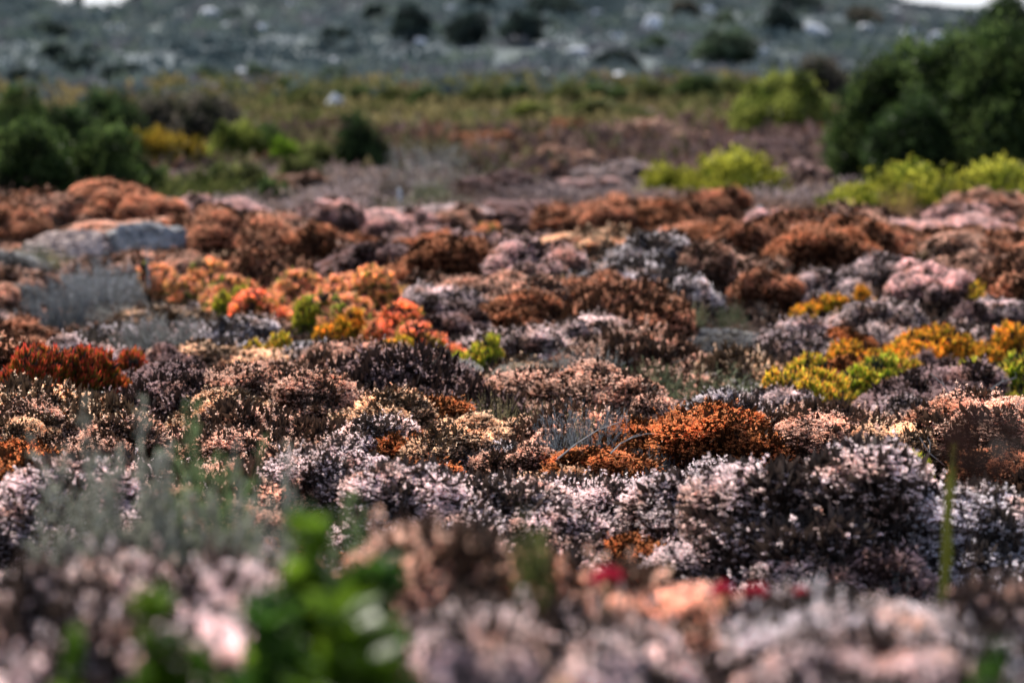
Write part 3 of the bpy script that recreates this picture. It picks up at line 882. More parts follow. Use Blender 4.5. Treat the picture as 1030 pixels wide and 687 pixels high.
# middle band
C = 'finger-leaved succulents'
for sp, pal, cx, t, b, wp, lab in [
    ('coral', 'own', 165, 265, 288, 50, 'coral-pink succulent at the left end of the coral streak'),
    ('coral', 'own', 200, 268, 292, 56, 'coral-pink succulent second from the left end of the coral streak'),
    ('yellow', 'limey', 236, 288, 304, 26, 'small green succulent tuft in the middle of the left coral streak'),
    ('coral', 'own', 228, 277, 300, 56, 'coral-orange succulent above the small green tuft'),
    ('coral', 'warm', 262, 291, 313, 46, 'orange succulent at the lower right end of the left coral streak'),
    ('coral', 'own', 295, 272, 296, 44, 'orange-coral succulent at the left of the main coral patch'),
    ('coral', 'own', 335, 276, 302, 60, 'coral succulent top left in the main coral patch'),
    ('coral', 'own', 382, 276, 304, 60, 'coral succulent top right in the main coral patch'),
    ('yellow', 'limey', 318, 300, 320, 26, 'dark green succulent tuft inside the main coral patch'),
    ('coral', 'own', 352, 296, 322, 60, 'yellowish coral succulent in the middle of the main coral patch'),
    ('yellow', 'warm', 345, 312, 336, 56, 'yellow-orange succulent lower tier of the main coral patch'),
    ('coral', 'warm', 395, 312, 336, 50, 'salmon succulent below the main coral patch'),
    ('coral', 'warm', 428, 324, 352, 50, 'salmon succulent sloping down at the right of the coral patch'),
    ('yellow', 'own', 272, 336, 360, 40, 'small green and orange succulent tuft below the left coral streak'),
    ('yellow', 'own', 393, 338, 358, 36, 'orange-green succulent tuft below the salmon succulents'),
    ('yellow', 'limey', 480, 338, 366, 40, 'yellow-green succulent tuft left of the round grey dome shrub'),
    ('yellow', 'own', 663, 338, 356, 36, 'yellow-orange succulent tuft right of the dark feathery shrub'),
    ('yellow', 'warm', 820, 296, 314, 66, 'blurred orange-yellow succulent left of the right mauve heath'),
    ('yellow', 'warm', 862, 287, 304, 40, 'blurred orange succulent spot behind the mauve heath on the right'),
    ('coral', 'own', 484, 224, 238, 28, 'small bright orange leafy spot on the crest at centre'),
    ('yellow', 'own', 990, 284, 298, 40, 'blurred yellow-orange succulent at the right edge'),
    ('red', 'own', 18, 350, 404, 44, 'red-tipped succulent at the left edge'),
    ('red', 'own', 58, 350, 402, 44, 'red and orange succulent second from the left edge'),
    ('red', 'own', 104, 351, 396, 42, 'dark red-tipped succulent third from the left edge'),
    ('red', 'own', 142, 353, 392, 32, 'small scarlet-tipped succulent behind the brown heath mound'),
    ('red', 'own', 184, 355, 380, 22, 'narrow red-tipped succulent at the right end of the red row'),
    ('yellow', 'own', 793, 372, 404, 54, 'yellow succulent at the lower left tip of the yellow-orange bank'),
    ('yellow', 'own', 830, 362, 402, 70, 'yellow succulent second from the left tip of the yellow-orange bank'),
    ('yellow', 'limey', 872, 360, 398, 70, 'green-yellow succulent in the lower middle of the yellow-orange bank'),
    ('yellow', 'own', 908, 362, 392, 50, 'yellow succulent at the lower right of the bank beside the dark hollow'),
    ('yellow', 'warm', 880, 344, 372, 70, 'orange-tipped succulent on the left shoulder of the bank'),
    ('yellow', 'warm', 928, 336, 364, 70, 'orange-tipped succulent on the middle of the bank top'),
    ('yellow', 'warm', 972, 329, 358, 64, 'orange-tipped succulent right of the middle of the bank top'),
    ('yellow', 'warm', 1014, 325, 354, 70, 'orange-tipped succulent at the right edge on the bank top'),
    ('yellow', 'limey', 1012, 356, 398, 64, 'lime-yellow succulent clump below the bank at the right edge'),
    ('yellow', 'limey', 915, 454, 470, 26, 'tiny yellow-green succulent left of the brown flower head'),
]:
    hero(sp, pal, cx, t, b, wp, lab, C)

for sp, pal, cx, t, b, wp, lab in [
    ('dome', 'ddark', 18, 260, 300, 44, 'charcoal-grey dome shrub at the left edge below the boulder'),
    ('feather', 'fsilver', 105, 254, 306, 110, 'silvery twig shrub below the flat boulder'),
    ('feather', 'fblue', 60, 266, 334, 90, 'blue-grey twig shrub left of the silvery one'),
    ('feather', 'folive', 30, 240, 268, 60, 'olive tuft left of the boulder'),
    ('dome', 'dgrey', 258, 258, 288, 66, 'grey-green needle shrub above the left coral succulents'),
    ('heath', 'rbrown', 20, 318, 352, 70, 'rusty brown heath at the left edge above the red succulents'),
    ('feather', 'fbrown', 95, 318, 366, 110, 'brown twiggy shrub behind the red-tipped succulents'),
    ('feather', 'fgrey', 165, 304, 366, 120, 'dark ash-grey twiggy shrub below the left coral row'),
    ('heath', 'grey', 235, 318, 358, 80, 'cool grey heath right of the dark twiggy shrub'),
    ('dome', 'dgrey', 318, 326, 372, 70, 'grey needle shrub below the orange lower tier'),
    ('heath', 'mauve', 445, 286, 322, 70, 'mauve-grey heath with shaded front right of the coral patch'),
    ('dome', 'dgrey', 425, 292, 318, 40, 'small pale grey dome right of the coral patch'),
    ('heath', 'deep', 520, 292, 334, 80, 'deep red-brown heath right of the mauve-grey heath'),
    ('heath', 'dark', 455, 312, 346, 60, 'dark plum heath left of the yellow-green tuft'),
    ('dome', 'dgrey', 470, 312, 340, 60, 'little grey dome behind the yellow-green tuft'),
    ('dome', 'dtan', 525, 343, 398, 76, 'round grey dome shrub with a dark shaded middle'),
    ('dome', 'dgrey', 430, 352, 392, 96, 'wide grey cushion left of the round grey dome shrub'),
    ('heath', 'pale', 545, 326, 362, 80, 'pale pinkish heath behind the round grey dome shrub'),
    ('feather', 'fgrey', 592, 340, 400, 76, 'dark ash-grey feathery shrub right of the round dome'),
    ('heath', 'pale', 600, 316, 346, 70, 'pale silvery heath above the dark feathery shrub'),
    ('heath', 'brown', 640, 334, 366, 60, 'brown heath right of the dark feathery shrub'),
    ('feather', 'folive', 650, 356, 404, 90, 'olive-tan thin shrub below the yellow-orange tuft'),
    ('dome', 'ddark', 716, 318, 360, 58, 'charcoal dome shrub, left of the two dark domes'),
    ('dome', 'dgrey', 758, 334, 376, 50, 'grey dome shrub, right of the two dark domes'),
    ('heath', 'rust', 845, 330, 356, 46, 'small rust-red heath behind the yellow bank'),
    ('heath', 'pale', 880, 302, 338, 130, 'pale mauve heath band behind the yellow-orange bank'),
    ('heath', 'mauve', 800, 318, 350, 80, 'mauve heath left of the small rust-red heath'),
    ('heath', 'dark', 975, 304, 334, 50, 'dark plum heath hump behind the top of the bank'),
    ('heath', 'mauve', 1010, 300, 328, 60, 'mauve heath at the right edge behind the bank'),
    ('feather', 'folive', 690, 300, 330, 50, 'green-olive tuft left of the charcoal dome'),
    ('feather', 'folive', 735, 300, 326, 40, 'green-olive tuft above the two dark domes'),
    ('heath', 'dark', 958, 366, 424, 50, 'dark plum heath hollow set into the yellow-orange bank'),
    ('heath', 'mauve', 900, 398, 432, 90, 'mauve-grey heath below the middle of the bank'),
    ('heath', 'grey', 720, 390, 424, 80, 'cool grey heath above the bright rust cushion'),
    ('heath', 'mauve', 790, 388, 422, 70, 'mauve heath left of the yellow bank foot'),
    ('heath', 'brown', 660, 394, 430, 60, 'brown heath above the left end of the rust cushion'),
    ('heath', 'dark', 186, 366, 408, 76, 'dark-topped brown heath mound in front of the red row end'),
    ('heath', 'brown', 255, 366, 418, 90, 'pinkish brown heath on the left of the brown bank'),
    ('heath', 'brown', 325, 372, 430, 110, 'pinkish brown heath in the middle of the brown bank'),
    ('heath', 'tan', 225, 392, 432, 90, 'straw-tan heath below the brown bank'),
    ('heath', 'tan', 385, 392, 440, 90, 'straw-tan heath right of the brown bank'),
    ('heath', 'rust', 440, 398, 436, 80, 'rust-topped heath left of the seeding grass'),
    ('heath', 'pale', 370, 418, 462, 110, 'pale heath sheet in the centre left foreground'),
    ('heath', 'rust', 395, 434, 466, 70, 'low rust heath patch in the pale sheet'),
    ('heath', 'tan', 450, 426, 474, 90, 'tan heath patch right of the low rust patch'),
    ('heath', 'grey', 480, 440, 476, 60, 'silver-grey heath patch left of the blue-grey feathery shrub'),
    ('heath', 'brown', 515, 446, 484, 70, 'brown heath patch in front of the feathery shrub'),
    ('feather', 'fblue', 588, 396, 470, 116, 'blue-grey feathery shrub in the centre'),
    ('feather', 'fblue', 690, 402, 436, 70, 'smaller blue-grey feathery shrub above the rust cushion'),
    ('feather', 'fblue', 655, 440, 478, 56, 'dark blue-grey feathery shrub under the rust cushion'),
    ('heath', 'rust', 735, 406, 472, 150, 'bright rust-orange heath cushion, the largest and most vivid'),
    ('heath', 'rust', 655, 424, 468, 84, 'rust-orange heath spur left of the largest rust cushion'),
    ('heath', 'rust', 600, 448, 488, 64, 'small rust heath at the foot of the blue-grey feathery shrub'),
    ('heath', 'brown', 830, 414, 468, 110, 'pinkish brown heath right of the largest rust cushion'),
    ('heath', 'rust', 865, 430, 466, 70, 'rust-tinged heath left of the brown flower head'),
    ('heath', 'tan', 910, 424, 478, 70, 'tan heath left of the flower stalk'),
    ('heath', 'brown', 1000, 398, 470, 90, 'red-brown heath behind the blurred brown flower head'),
    ('heath', 'deep', 1015, 450, 500, 70, 'deep brown heath at the right edge'),
    ('heath', 'brown', 30, 400, 446, 100, 'pinkish brown heath at the left edge below the red succulents'),
    ('heath', 'rust', 25, 442, 476, 70, 'bright rust heath at the left edge'),
    ('heath', 'tan', 20, 416, 452, 60, 'tan heath at the left edge above the bright rust heath'),
    ('heath', 'mauve', 90, 464, 556, 150, 'big mauve heath mound on the left with a dark foot'),
    ('heath', 'mauve', 20, 490, 560, 90, 'mauve heath at the left edge below the rust heath'),
    ('heath', 'brown', 110, 420, 470, 100, 'brown heath behind the blurred grey shrub'),
    ('heath', 'brown', 240, 430, 480, 110, 'brown heath right behind the blurred grey shrub'),
    ('heath', 'mauve', 350, 448, 520, 100, 'mauve heath, left end of the mauve bank'),
    ('heath', 'mauve', 425, 470, 556, 130, 'mauve heath with deep dark front in the mauve bank'),
    ('heath', 'rust', 410, 462, 505, 70, 'rust patch growing on the mauve bank'),
    ('heath', 'pale', 500, 482, 552, 110, 'palest heath at the right end of the mauve bank'),
    ('heath', 'tan', 560, 472, 510, 120, 'tan-grey low heath above the palest heath'),
    ('heath', 'mauve', 545, 510, 566, 90, 'mauve heath hump with a dark green heart'),
    ('heath', 'mauve', 640, 488, 546, 100, 'mauve heath left of the big mound'),
    ('heath', 'rust', 622, 536, 572, 40, 'small rust-tipped heath in front of the big mound'),
    ('heath', 'mauve', 815, 448, 596, 270, 'largest mauve-grey heath mound, right of centre in front'),
    ('heath', 'mauve', 735, 472, 566, 110, 'largest mauve heath mound, upper left lobe'),
    ('heath', 'mauve', 900, 470, 566, 120, 'largest mauve heath mound, upper right lobe'),
    ('heath', 'mauve', 715, 530, 596, 110, 'lower left lobe of the largest mauve mound'),
    ('heath', 'mauve', 800, 556, 614, 110, 'lower middle lobe of the largest mauve mound'),
    ('heath', 'dark', 885, 545, 612, 60, 'dark-coloured shrub for the shaded hollow in the largest mauve mound'),  # plum colour stands in for shade on the mound's right front
    ('heath', 'rust', 868, 568, 606, 36, 'tiny rust sprig in the dark hollow'),
    ('heath', 'grey', 930, 490, 590, 100, 'cool grey heath behind the flower stalk'),
    ('heath', 'grey', 1005, 492, 596, 110, 'cool grey heath at the right edge'),
    ('feather', 'fblue', 915, 560, 620, 80, 'blue-grey feathery shrub at the foot of the flower stalk'),
]:
    hero(sp, pal, cx, t, b, wp, lab)

for cx, t, b, wp, lab in [
    (500, 386, 432, 60, 'pale seeding grass tuft in front of the round grey dome'),
    (462, 392, 430, 50, 'seeding grass tuft left of the pale one'),
    (545, 392, 440, 50, 'seeding grass tuft at the left edge of the blue-grey feathery shrub'),
    (590, 398, 462, 60, 'yellowish grass growing through the blue-grey feathery shrub'),
    (640, 366, 404, 50, 'dry grass tuft right of the dark feathery shrub'),
    (690, 362, 396, 44, 'dry grass tuft below the charcoal dome'),
    (660, 545, 610, 50, 'yellowish grass tuft right of the small rust-tipped heath'),
    (940, 244, 276, 44, 'blurred dry grass tuft on the right of the rust bank'),
    (690, 296, 322, 60, 'blurred yellow grass in the hollow'),
    (560, 266, 300, 70, 'blurred tan grass in the central hollow'),
    (420, 258, 284, 50, 'blurred olive grass left of the dark hollow'),
    (60, 244, 268, 50, 'blurred yellow grass beside the pink stone slab'),
]:
    hero('grass', 'own', cx, t, b, wp, lab, 'grass tufts among the heath')

# ------------------------------------------------------------------ foreground, out of focus
FG = 'blurred plants at the bottom of the view'
for sp, pal, cx, t, d, wp, lab in [
    ('wisp', 'fwisp', 120, 378, 5.3, 175, 'blurred grey feathery shrub on the left, left one'),
    ('wisp', 'fwisp', 200, 406, 5.2, 202, 'blurred blue-grey feathery shrub on the left, middle one'),
    ('wisp', 'fwispg', 205, 381, 5.4, 121, 'blurred green-tipped feathery shrub rising between the grey ones'),
    ('wisp', 'fwisp', 265, 426, 5.1, 148, 'blurred grey feathery shrub left of the bright green shrub'),
    ('wisp', 'fwispg', 330, 444, 4.9, 94, 'blurred green feathery sprig behind the bright green shrub'),
    ('wisp', 'fwisp', 60, 486, 5.3, 135, 'blurred blue-grey feathery shrub at the lower left'),
    ('heath', 'pale', 40, 572, 4.25, 190, 'blurred pale mauve heath at the left edge of the near row'),
    ('heath', 'mauve', 150, 560, 4.45, 170, 'blurred mauve heath, second in the near row'),
    ('heath', 'mauve', 245, 568, 4.3, 150, 'blurred pale mauve heath left of the bright green shrub'),
    ('heath', 'brown', 415, 548, 4.4, 140, 'blurred brown-topped heath right of the bright green shrub'),
    ('feather', 'fgrey', 470, 572, 4.4, 90, 'blurred ash-grey shrub right of the brown-topped heath'),
    ('leafy', 'olive', 545, 556, 4.4, 80, 'blurred olive shrub near the red flower'),
    ('heath', 'brown', 590, 572, 4.5, 90, 'blurred brown heath under the red flower'),
    ('heath', 'mauve', 590, 610, 4.25, 90, 'blurred dark heath below the red flower'),
    ('heath', 'brown', 665, 592, 4.5, 110, 'blurred brown heath between the red flowers'),
    ('heath', 'mauve', 745, 604, 4.5, 120, 'blurred pinkish grey heath under the pair of red flowers'),
    ('heath', 'grey', 830, 618, 4.4, 130, 'blurred grey heath right of the red flowers'),
    ('heath', 'grey', 915, 612, 4.3, 130, 'blurred grey heath at the foot of the flower stalk'),
    ('heath', 'mauve', 1005, 590, 4.4, 120, 'blurred mauve heath right of the flower stalk'),
    ('heath', 'pale', 500, 612, 3.9, 220, 'nearest blurred pinkish grey heath at bottom centre'),
    ('heath', 'pale', 640, 640, 3.8, 220, 'nearest blurred pinkish grey heath below the red flower'),
    ('heath', 'mauve', 770, 640, 3.9, 200, 'nearest blurred pinkish grey heath at bottom right of centre'),
    ('heath', 'mauve', 900, 650, 3.8, 200, 'nearest blurred mauve heath at bottom right'),
    ('heath', 'mauve', 60, 640, 3.8, 220, 'nearest blurred mauve heath at bottom left corner'),
    ('heath', 'mauve', 210, 620, 3.9, 180, 'nearest blurred mauve heath between the two green shrubs'),
    ('heath', 'mauve', 420, 640, 3.75, 160, 'nearest blurred pinkish grey heath right of the bright green shrub'),
    ('shoot', 'bright', 320, 490, 3.35, 210, 'bright green leafy shrub blurred close to the camera, tallest of the green ones'),
    ('shoot', 'green', 272, 562, 3.25, 130, 'deep green leafy shoots left of the tallest green shrub'),
    ('shoot', 'green', 372, 522, 3.4, 110, 'darker green leafy shoots right of the tallest green shrub'),
    ('shoot', 'bright', 345, 570, 3.15, 230, 'low bright green shoots in front of the tallest green shrub'),
    ('shoot', 'bright', 160, 566, 3.3, 140, 'bright green leafy shrub standing apart on the lower left'),
    ('shoot', 'bright', 70, 595, 3.35, 40, 'small green sprig at the lower left'),
    ('shoot', 'bright', 60, 664, 3.15, 70, 'low green leaves at the bottom left'),
    ('shoot', 'green', 205, 620, 3.2, 80, 'low green leaves right of the apart-standing shrub'),
    ('shoot', 'bright', 562, 664, 3.2, 56, 'low green leaves at the bottom centre'),
    ('shoot', 'green', 1000, 620, 3.2, 110, 'dark green shrub in the bottom right corner'),
]:
    hero(sp, pal, cx, t, -d, wp, lab, FG)

# ------------------------------------------------------------------ stones


def rock_mesh(name, mat, seed, sub=4, amp=.22, flat=.55, cut=True):
    r = random.Random(seed)
    bm = bmesh.new(); bmesh.ops.create_icosphere(bm, subdivisions=sub, radius=.5)
    ph = [(Vector((r.gauss(0, 1), r.gauss(0, 1), r.gauss(0, 1))).normalized(), r.uniform(2.5, 9), r.uniform(0, 6), r.uniform(.2, 1)) for _ in range(14)]
    pl = [(Vector((r.gauss(0, 1), r.gauss(0, 1), r.gauss(0, .8))).normalized(), r.uniform(.30, .42)) for _ in range(9)]
    for v in bm.verts:
        n = v.co.normalized(); k = 0
        for d, f, p, a in ph:
            k += a / f * math.sin(f * d.dot(n) * 2 + p)
        q = n * (.5 * (1 + amp * k))
        if cut:
            for d, c in pl:
                e = q.dot(d) - c
                if e > 0: q -= d * e * .85
        for d, f, p, a in ph[:8]:
            q += n * (.012 * a * math.sin(q.dot(d) * f * 9 + p) + .006 * math.sin(q.dot(d) * f * 21))
        v.co = Vector((q.x, q.y, q.z * flat + flat * .3))
    me = bpy.data.meshes.new(name); bm.to_mesh(me); bm.free()
    me.polygons.foreach_set('use_smooth', np.ones(len(me.polygons), bool))
    me.materials.append(mat)
    lo = np.array([v.co for v in me.vertices]).min(0); hi = np.array([v.co for v in me.vertices]).max(0)
    return me, hi - lo, lo


ROCKS = [rock_mesh(f'stone_shape{i}', MAT_, 3 + i, 5 if i < 2 else 3, flat=fl) for i, (MAT_, fl) in enumerate([(M_ROCK, .5), (M_PINK, .4), (M_PALE, .7), (M_PALE, .6), (M_PALE, .8), (M_PALE, .5)])]


def stone(ri, cx, t, b, wp, label, group=None, name='boulder', rot=None, depth=None, lean=0):
    x, y = hit(cx, b, 0.15 if b > 200 else 0)
    me, dim, lo = ROCKS[ri]
    gz = float(ground(x, y)); a, s = ray(cx, t)
    H = max(.05, CAMZ + s * y - gz) * 1.12; Wd = wp * y / FPX
    if name == 'rock': H *= .75; Wd *= .9
    o = bpy.data.objects.new(name, me); COL.objects.link(o)
    o.scale = (Wd / dim[0], (depth or Wd * .8) / dim[1], H / dim[2])
    o.location = (x, y + Wd * .2, gz - lo[2] * o.scale[2] - H * .12); o.rotation_euler = (.10 if ri < 2 else 0, lean, random.uniform(-.4, .4) if rot is None else rot)
    o['label'] = label; o['category'] = 'rock'
    if group: o['group'] = group
    OCC.append((x, y + Wd * .2, Wd / 2, 'rock', '', cx, t, b))


stone(0, 148, 222, 249, 96, 'flat pale grey boulder with a dark shaded front among the heath', rot=.1)
stone(1, 64, 230, 252, 116, 'low pinkish stone slab left of the flat grey boulder', rot=-.05)
stone(2, 450, 180, 194, 24, 'small pale stone below the grey twiggy bush', name='stone')
stone(3, 402, 188, 208, 7, 'narrow pale stone among the thin dark stems', name='stone')
stone(4, 764, 206, 222, 9, 'small white stone right of the rusty-topped dome', name='stone')
stone(5, 335, 88, 114, 26, 'leaning pale rock at the foot of the hill on the left', 'pale rocks on the hillside', name='rock', lean=.5)
stone(2, 694, 112, 124, 40, 'flat grey rock on the red-brown slope left of the yellow-green bush', name='rock')
HR = [(3, 56, 72, 12, 'white rock at the left edge of the hill'), (243, 64, 82, 18, 'pale rock right of the lower left bushes'), (260, 58, 72, 16, 'pale rock above the green bush at the hill foot'),
      (266, 20, 35, 18, 'white round rock on the upper left hill'), (230, 18, 32, 16, 'pale rock left of the white round rock'), (210, 4, 20, 20, 'pale rock close under the left crest'),
      (100, 80, 90, 24, 'flat pale rock between the lower left bushes'), (298, -2, 8, 26, 'white rock on the crest left of the row of bushes'), (337, 22, 34, 16, 'pale rock above the loose dark bush'),
      (336, 56, 66, 20, 'pale rock below the loose dark bush'), (426, 77, 89, 38, 'broad white rock at the foot of the hill'), (508, 71, 84, 26, 'second white rock at the foot of the hill'),
      (385, 82, 94, 20, 'greyish rock left of the broad white rock'), (548, 40, 51, 14, 'white rock at the foot of the domed bush'), (583, 44, 57, 30, 'pale flat rock right of the row of bushes'),
      (662, 8, 36, 36, 'large pale outcrop in the middle of the upper hill'), (620, 30, 41, 16, 'small pale rock left of the large outcrop'), (626, 69, 82, 26, 'white rock under the flat dark bush'),
      (583, 75, 86, 18, 'pale rock left of the rock under the flat dark bush'), (822, 18, 40, 36, 'broad pale rock beside the round dark bush'), (766, 44, 58, 18, 'white rock below the round dark bush'),
      (870, 20, 36, 16, 'pale rock left of the right hand rocks'), (914, 22, 46, 18, 'tall pale rock on the right hill'), (947, 28, 44, 30, 'wide pale rock nearest the evergreen tree'),
      (454, 2, 11, 14, 'small white rock near the crest above the wedge bush'), (473, 6, 15, 14, 'small white rock right of the one near the crest'), (713, 4, 14, 16, 'pale rock near the crest right of the outcrop'),
      (424, 36, 46, 18, 'pale rock at the foot of the tall bush on the hill'), (345, 84, 92, 14, 'small rock above the leaning pale rock'), (545, 66, 80, 18, 'greyish rock right of the second white rock'),
      (116, 22, 32, 20, 'dull pale rock below the bright sky gap'), (605, 86, 94, 14, 'small pale rock in front of the green strip'), (700, 60, 72, 20, 'pale rock left of the spreading bush foot'),
      (640, 2, 12, 20, 'pale rock left above the large outcrop'), (600, 8, 18, 16, 'pale rock right of the wide crest bush'), (900, 6, 14, 24, 'pale rock on the right crest'),
      (760, 66, 78, 20, 'grey rock below the white rock on the right'), (560, 28, 36, 12, 'tiny pale rock right of the domed bush'), (440, 62, 70, 14, 'small pale rock below the row of bushes'),
      (680, 46, 54, 16, 'small pale rock below the outcrop'), (850, 44, 56, 18, 'pale rock above the grey-brown leafless bush')]
for i, (cx, t, b, wp, lab) in enumerate(HR):
    stone(2 + i % 4, cx, t, b, wp, lab, 'pale rocks on the hillside', name='rock')

# ------------------------------------------------------------------ flower stalk, red flowers, dead sticks


def curve_obj(name, lm, mat, parent=None):
    o = bpy.data.objects.new(name, lm.mesh(name, [mat])); COL.objects.link(o)
    if parent: o.parent = parent
    return o


d = 5.6
a, _s = ray(950, 600); sx = a * d; gz = float(ground(sx, d))
_a, s1 = ray(958, 446); topz = CAMZ + s1 * d - gz
st = bpy.data.objects.new('flower_stalk', None); COL.objects.link(st); st.location = (sx, d, gz)
st['label'] = 'tall yellow-green stalk rising alone on the right'; st['category'] = 'stalk'
lm = LM(); lm.tube([(-.004, 0, -.02), (-.002, 0, topz * .45), (.004, .004, topz * .8), (.016, .006, topz)], [.0095, .009, .0085, .0075], sides=10)
curve_obj('stem', lm, MAT['stalk'], st)
lm = LM(); n = 40
P = np.array([.016, .006, topz]) + rng.normal(size=(n, 3)) * .004; lm.diamonds(P, unit(n, .9) + UP, .03, .006, rng.random(n), 0, 1.)
curve_obj('tip_bracts', lm, MAT['bract'], st)
lm = LM()
for k in range(5):
    an = k * 1.3; z0 = topz * (.15 + .12 * k)
    q = np.array([[.0, 0, z0], [math.cos(an) * .018, math.sin(an) * .018, z0 + .05], [math.cos(an) * .022, math.sin(an) * .022, z0 + .10]])
    lm.strips(q[:2], q[1:], [.008, .009], [.009, .001], np.array([.5, .6]), .3, .8)
curve_obj('stem_leaves', lm, MAT['stalk'], st)

d = 3.5
a, _s = ray(962, 640); sx = a * d; gz = float(ground(sx, d))
_a, s1 = ray(985, 462); topz = CAMZ + s1 * d - gz; topx = _a * d - sx
st = bpy.data.objects.new('seed_head', None); COL.objects.link(st); st.location = (sx, d, gz)
st['label'] = 'dark brown flower head on a thin dark stem, blurred, right of the green stalk'; st['category'] = 'flower'
lm = LM(); lm.tube([(0, 0, -.02), (.0, 0, topz * .45), (topx * .6, .0, topz * .8), (topx, 0, topz)], [.0035, .003, .003, .0025], sides=8)
curve_obj('stem', lm, MAT['bract'], st)
lm = LM(); n = 300
t = rng.random(n); an = rng.uniform(0, 6.28, n)
R = .030 * np.sin(np.clip(t * 2.6 + .4, 0, math.pi)) + .003
outd = np.stack([np.cos(an), np.sin(an), np.zeros(n)], 1)
P = np.array([topx, 0, topz - .03]) + outd * R[:, None] + np.stack([t * .01, t * 0, t * .075], 1)
lm.diamonds(P, outd * .8 + UP * .7, rng.uniform(.018, .035, n), .006, rng.random(n), 0, 1.)
curve_obj('flower_head', lm, MAT['bract'], st)

for cx, t_, d, s_, lab in [(610, 574, 4.2, .025, 'vivid red flower left of the others, in front of the brown heath'), (727, 590, 4.5, .021, 'crimson flower, left of the close pair'),
                           (759, 590, 4.5, .021, 'crimson flower, right of the close pair'), (806, 592, 4.5, .012, 'tiny crimson flower right of the close pair'), (415, 676, 3.6, .016, 'small orange-red blossom at the bottom beside the green shrub')]:
    a, s = ray(cx, t_); x = a * d; gz = float(ground(x, d)); h = CAMZ + s * d - gz
    rt = bpy.data.objects.new('red_flower', None); COL.objects.link(rt); rt.location = (x, d, gz)
    rt['label'] = lab; rt['category'] = 'flower'; rt['group'] = 'red flowers in the near row'
    lm = LM(); n = 90; q = unit(n, .8); lm.diamonds(np.array([0, 0, h - s_ * .6]) + q * s_ * .3, q, s_ * rng.uniform(.5, .9, n), s_ * .4, rng.random(n), 0, 1)
    curve_obj('petals', lm, MAT['petal'], rt)
    lm = LM(); lm.tube([(0, 0, -.02), (.006, 0, h * .5), (0, 0, h - s_ * .5)], [.0025, .002, .002], sides=6); curve_obj('stem', lm, MAT['stalk'], rt)


def stick(pts_px, depth_px, rad, label, twigs=2):
    x0, y0 = hit(pts_px[0][0], depth_px, .2)
    P = []
    for i, (px, py) in enumerate(pts_px):
        a, s = ray(px, py); yy = y0 + .06 * i
        P.append((a * yy, yy, CAMZ + s * yy))
    o0 = P[0]; lm = LM(); Q = [tuple(np.subtract(p, o0)) for p in P]
    lm.tube(Q, list(np.linspace(rad, rad * .5, len(Q))), sides=6)
    for k in range(twigs):
        i = 1 + k % (len(Q) - 1); a_ = np.array(Q[i]); e = a_ + np.array([random.uniform(-.06, .08), random.uniform(-.05, .05), random.uniform(.01, .07)])
        lm.tube([a_, (a_ + e) / 2 + .006, e], [rad * .5, rad * .4, rad * .2], sides=5)
    o = curve_obj('dead_branch', lm, MAT['deadwood']); o.location = o0
    o['label'] = label; o['category'] = 'branch'; o['group'] = 'dead branches among the heath'


stick([(560, 462), (580, 446), (602, 432), (625, 424)], 470, .0028, 'bleached dead branch lying in the blue-grey feathery shrub')
stick([(614, 456), (624, 446), (636, 440)], 476, .003, 'short bleached stick at the foot of the blue-grey feathery shrub')
stick([(936, 376), (950, 388), (958, 400)], 418, .003, 'thin pale twig against the dark plum hollow', 1)
stick([(990, 396), (1008, 384), (1022, 380)], 410, .003, 'pale forked stick below the lime-yellow clump')
stick([(150, 290), (148, 262), (147, 248)], 300, .008, 'dark upright twig above the silvery shrub', 1)
stick([(925, 440), (935, 456), (950, 468)], 474, .0025, 'thin bleached twig left of the brown flower head', 1)

# ------------------------------------------------------------------ uncountable cover: undergrowth and distant scrub


def undergrowth():
    lm = LM(); n = 42000
    y = 5.2 + (rng.random(n) ** .62) * 30
    x = (rng.random(n) * 2 - 1) * (y * .19 + .5)
    keep = rng.random(n) < np.clip(1.1 - (y - 8) * .02, .4, 1)
    x, y = x[keep], y[keep]; n = len(x)
    z = ground(x, y)
    P0 = np.stack([x, y, z], 1)
    zone = .5 + .5 * np.sin(x * 1.7 + y * .9) * np.sin(y * 1.1 - x * .6)
    sc_ = 1 + (y - 8) * .03
    for j in range(6):
        off = rng.normal(size=(n, 3)) * .03 * sc_[:, None]; off[:, 2] = np.abs(off[:, 2]) + rng.uniform(0, .09, n)
        D = unit(n, .9) + UP * .5
        lm.diamonds(P0 + off, D, .022 * sc_ * rng.uniform(.6, 1.4, n), .009 * sc_, np.clip(zone * .6 + rng.random(n) * .5, 0, 1), 0, 1)
    me = lm.mesh('undergrowth', [MAT['under']])
    o = bpy.data.objects.new('undergrowth', me); COL.objects.link(o); o['kind'] = 'stuff'
    o['label'] = 'dry brown undergrowth and litter filling the gaps between the shrubs'; o['category'] = 'undergrowth'


MAT['under'] = plant_mat('undergrowth_leaves', [(0, (.06, .04, .03)), (1, (.24, .15, .11))], .3, .6, .2, (.4, 1.7))


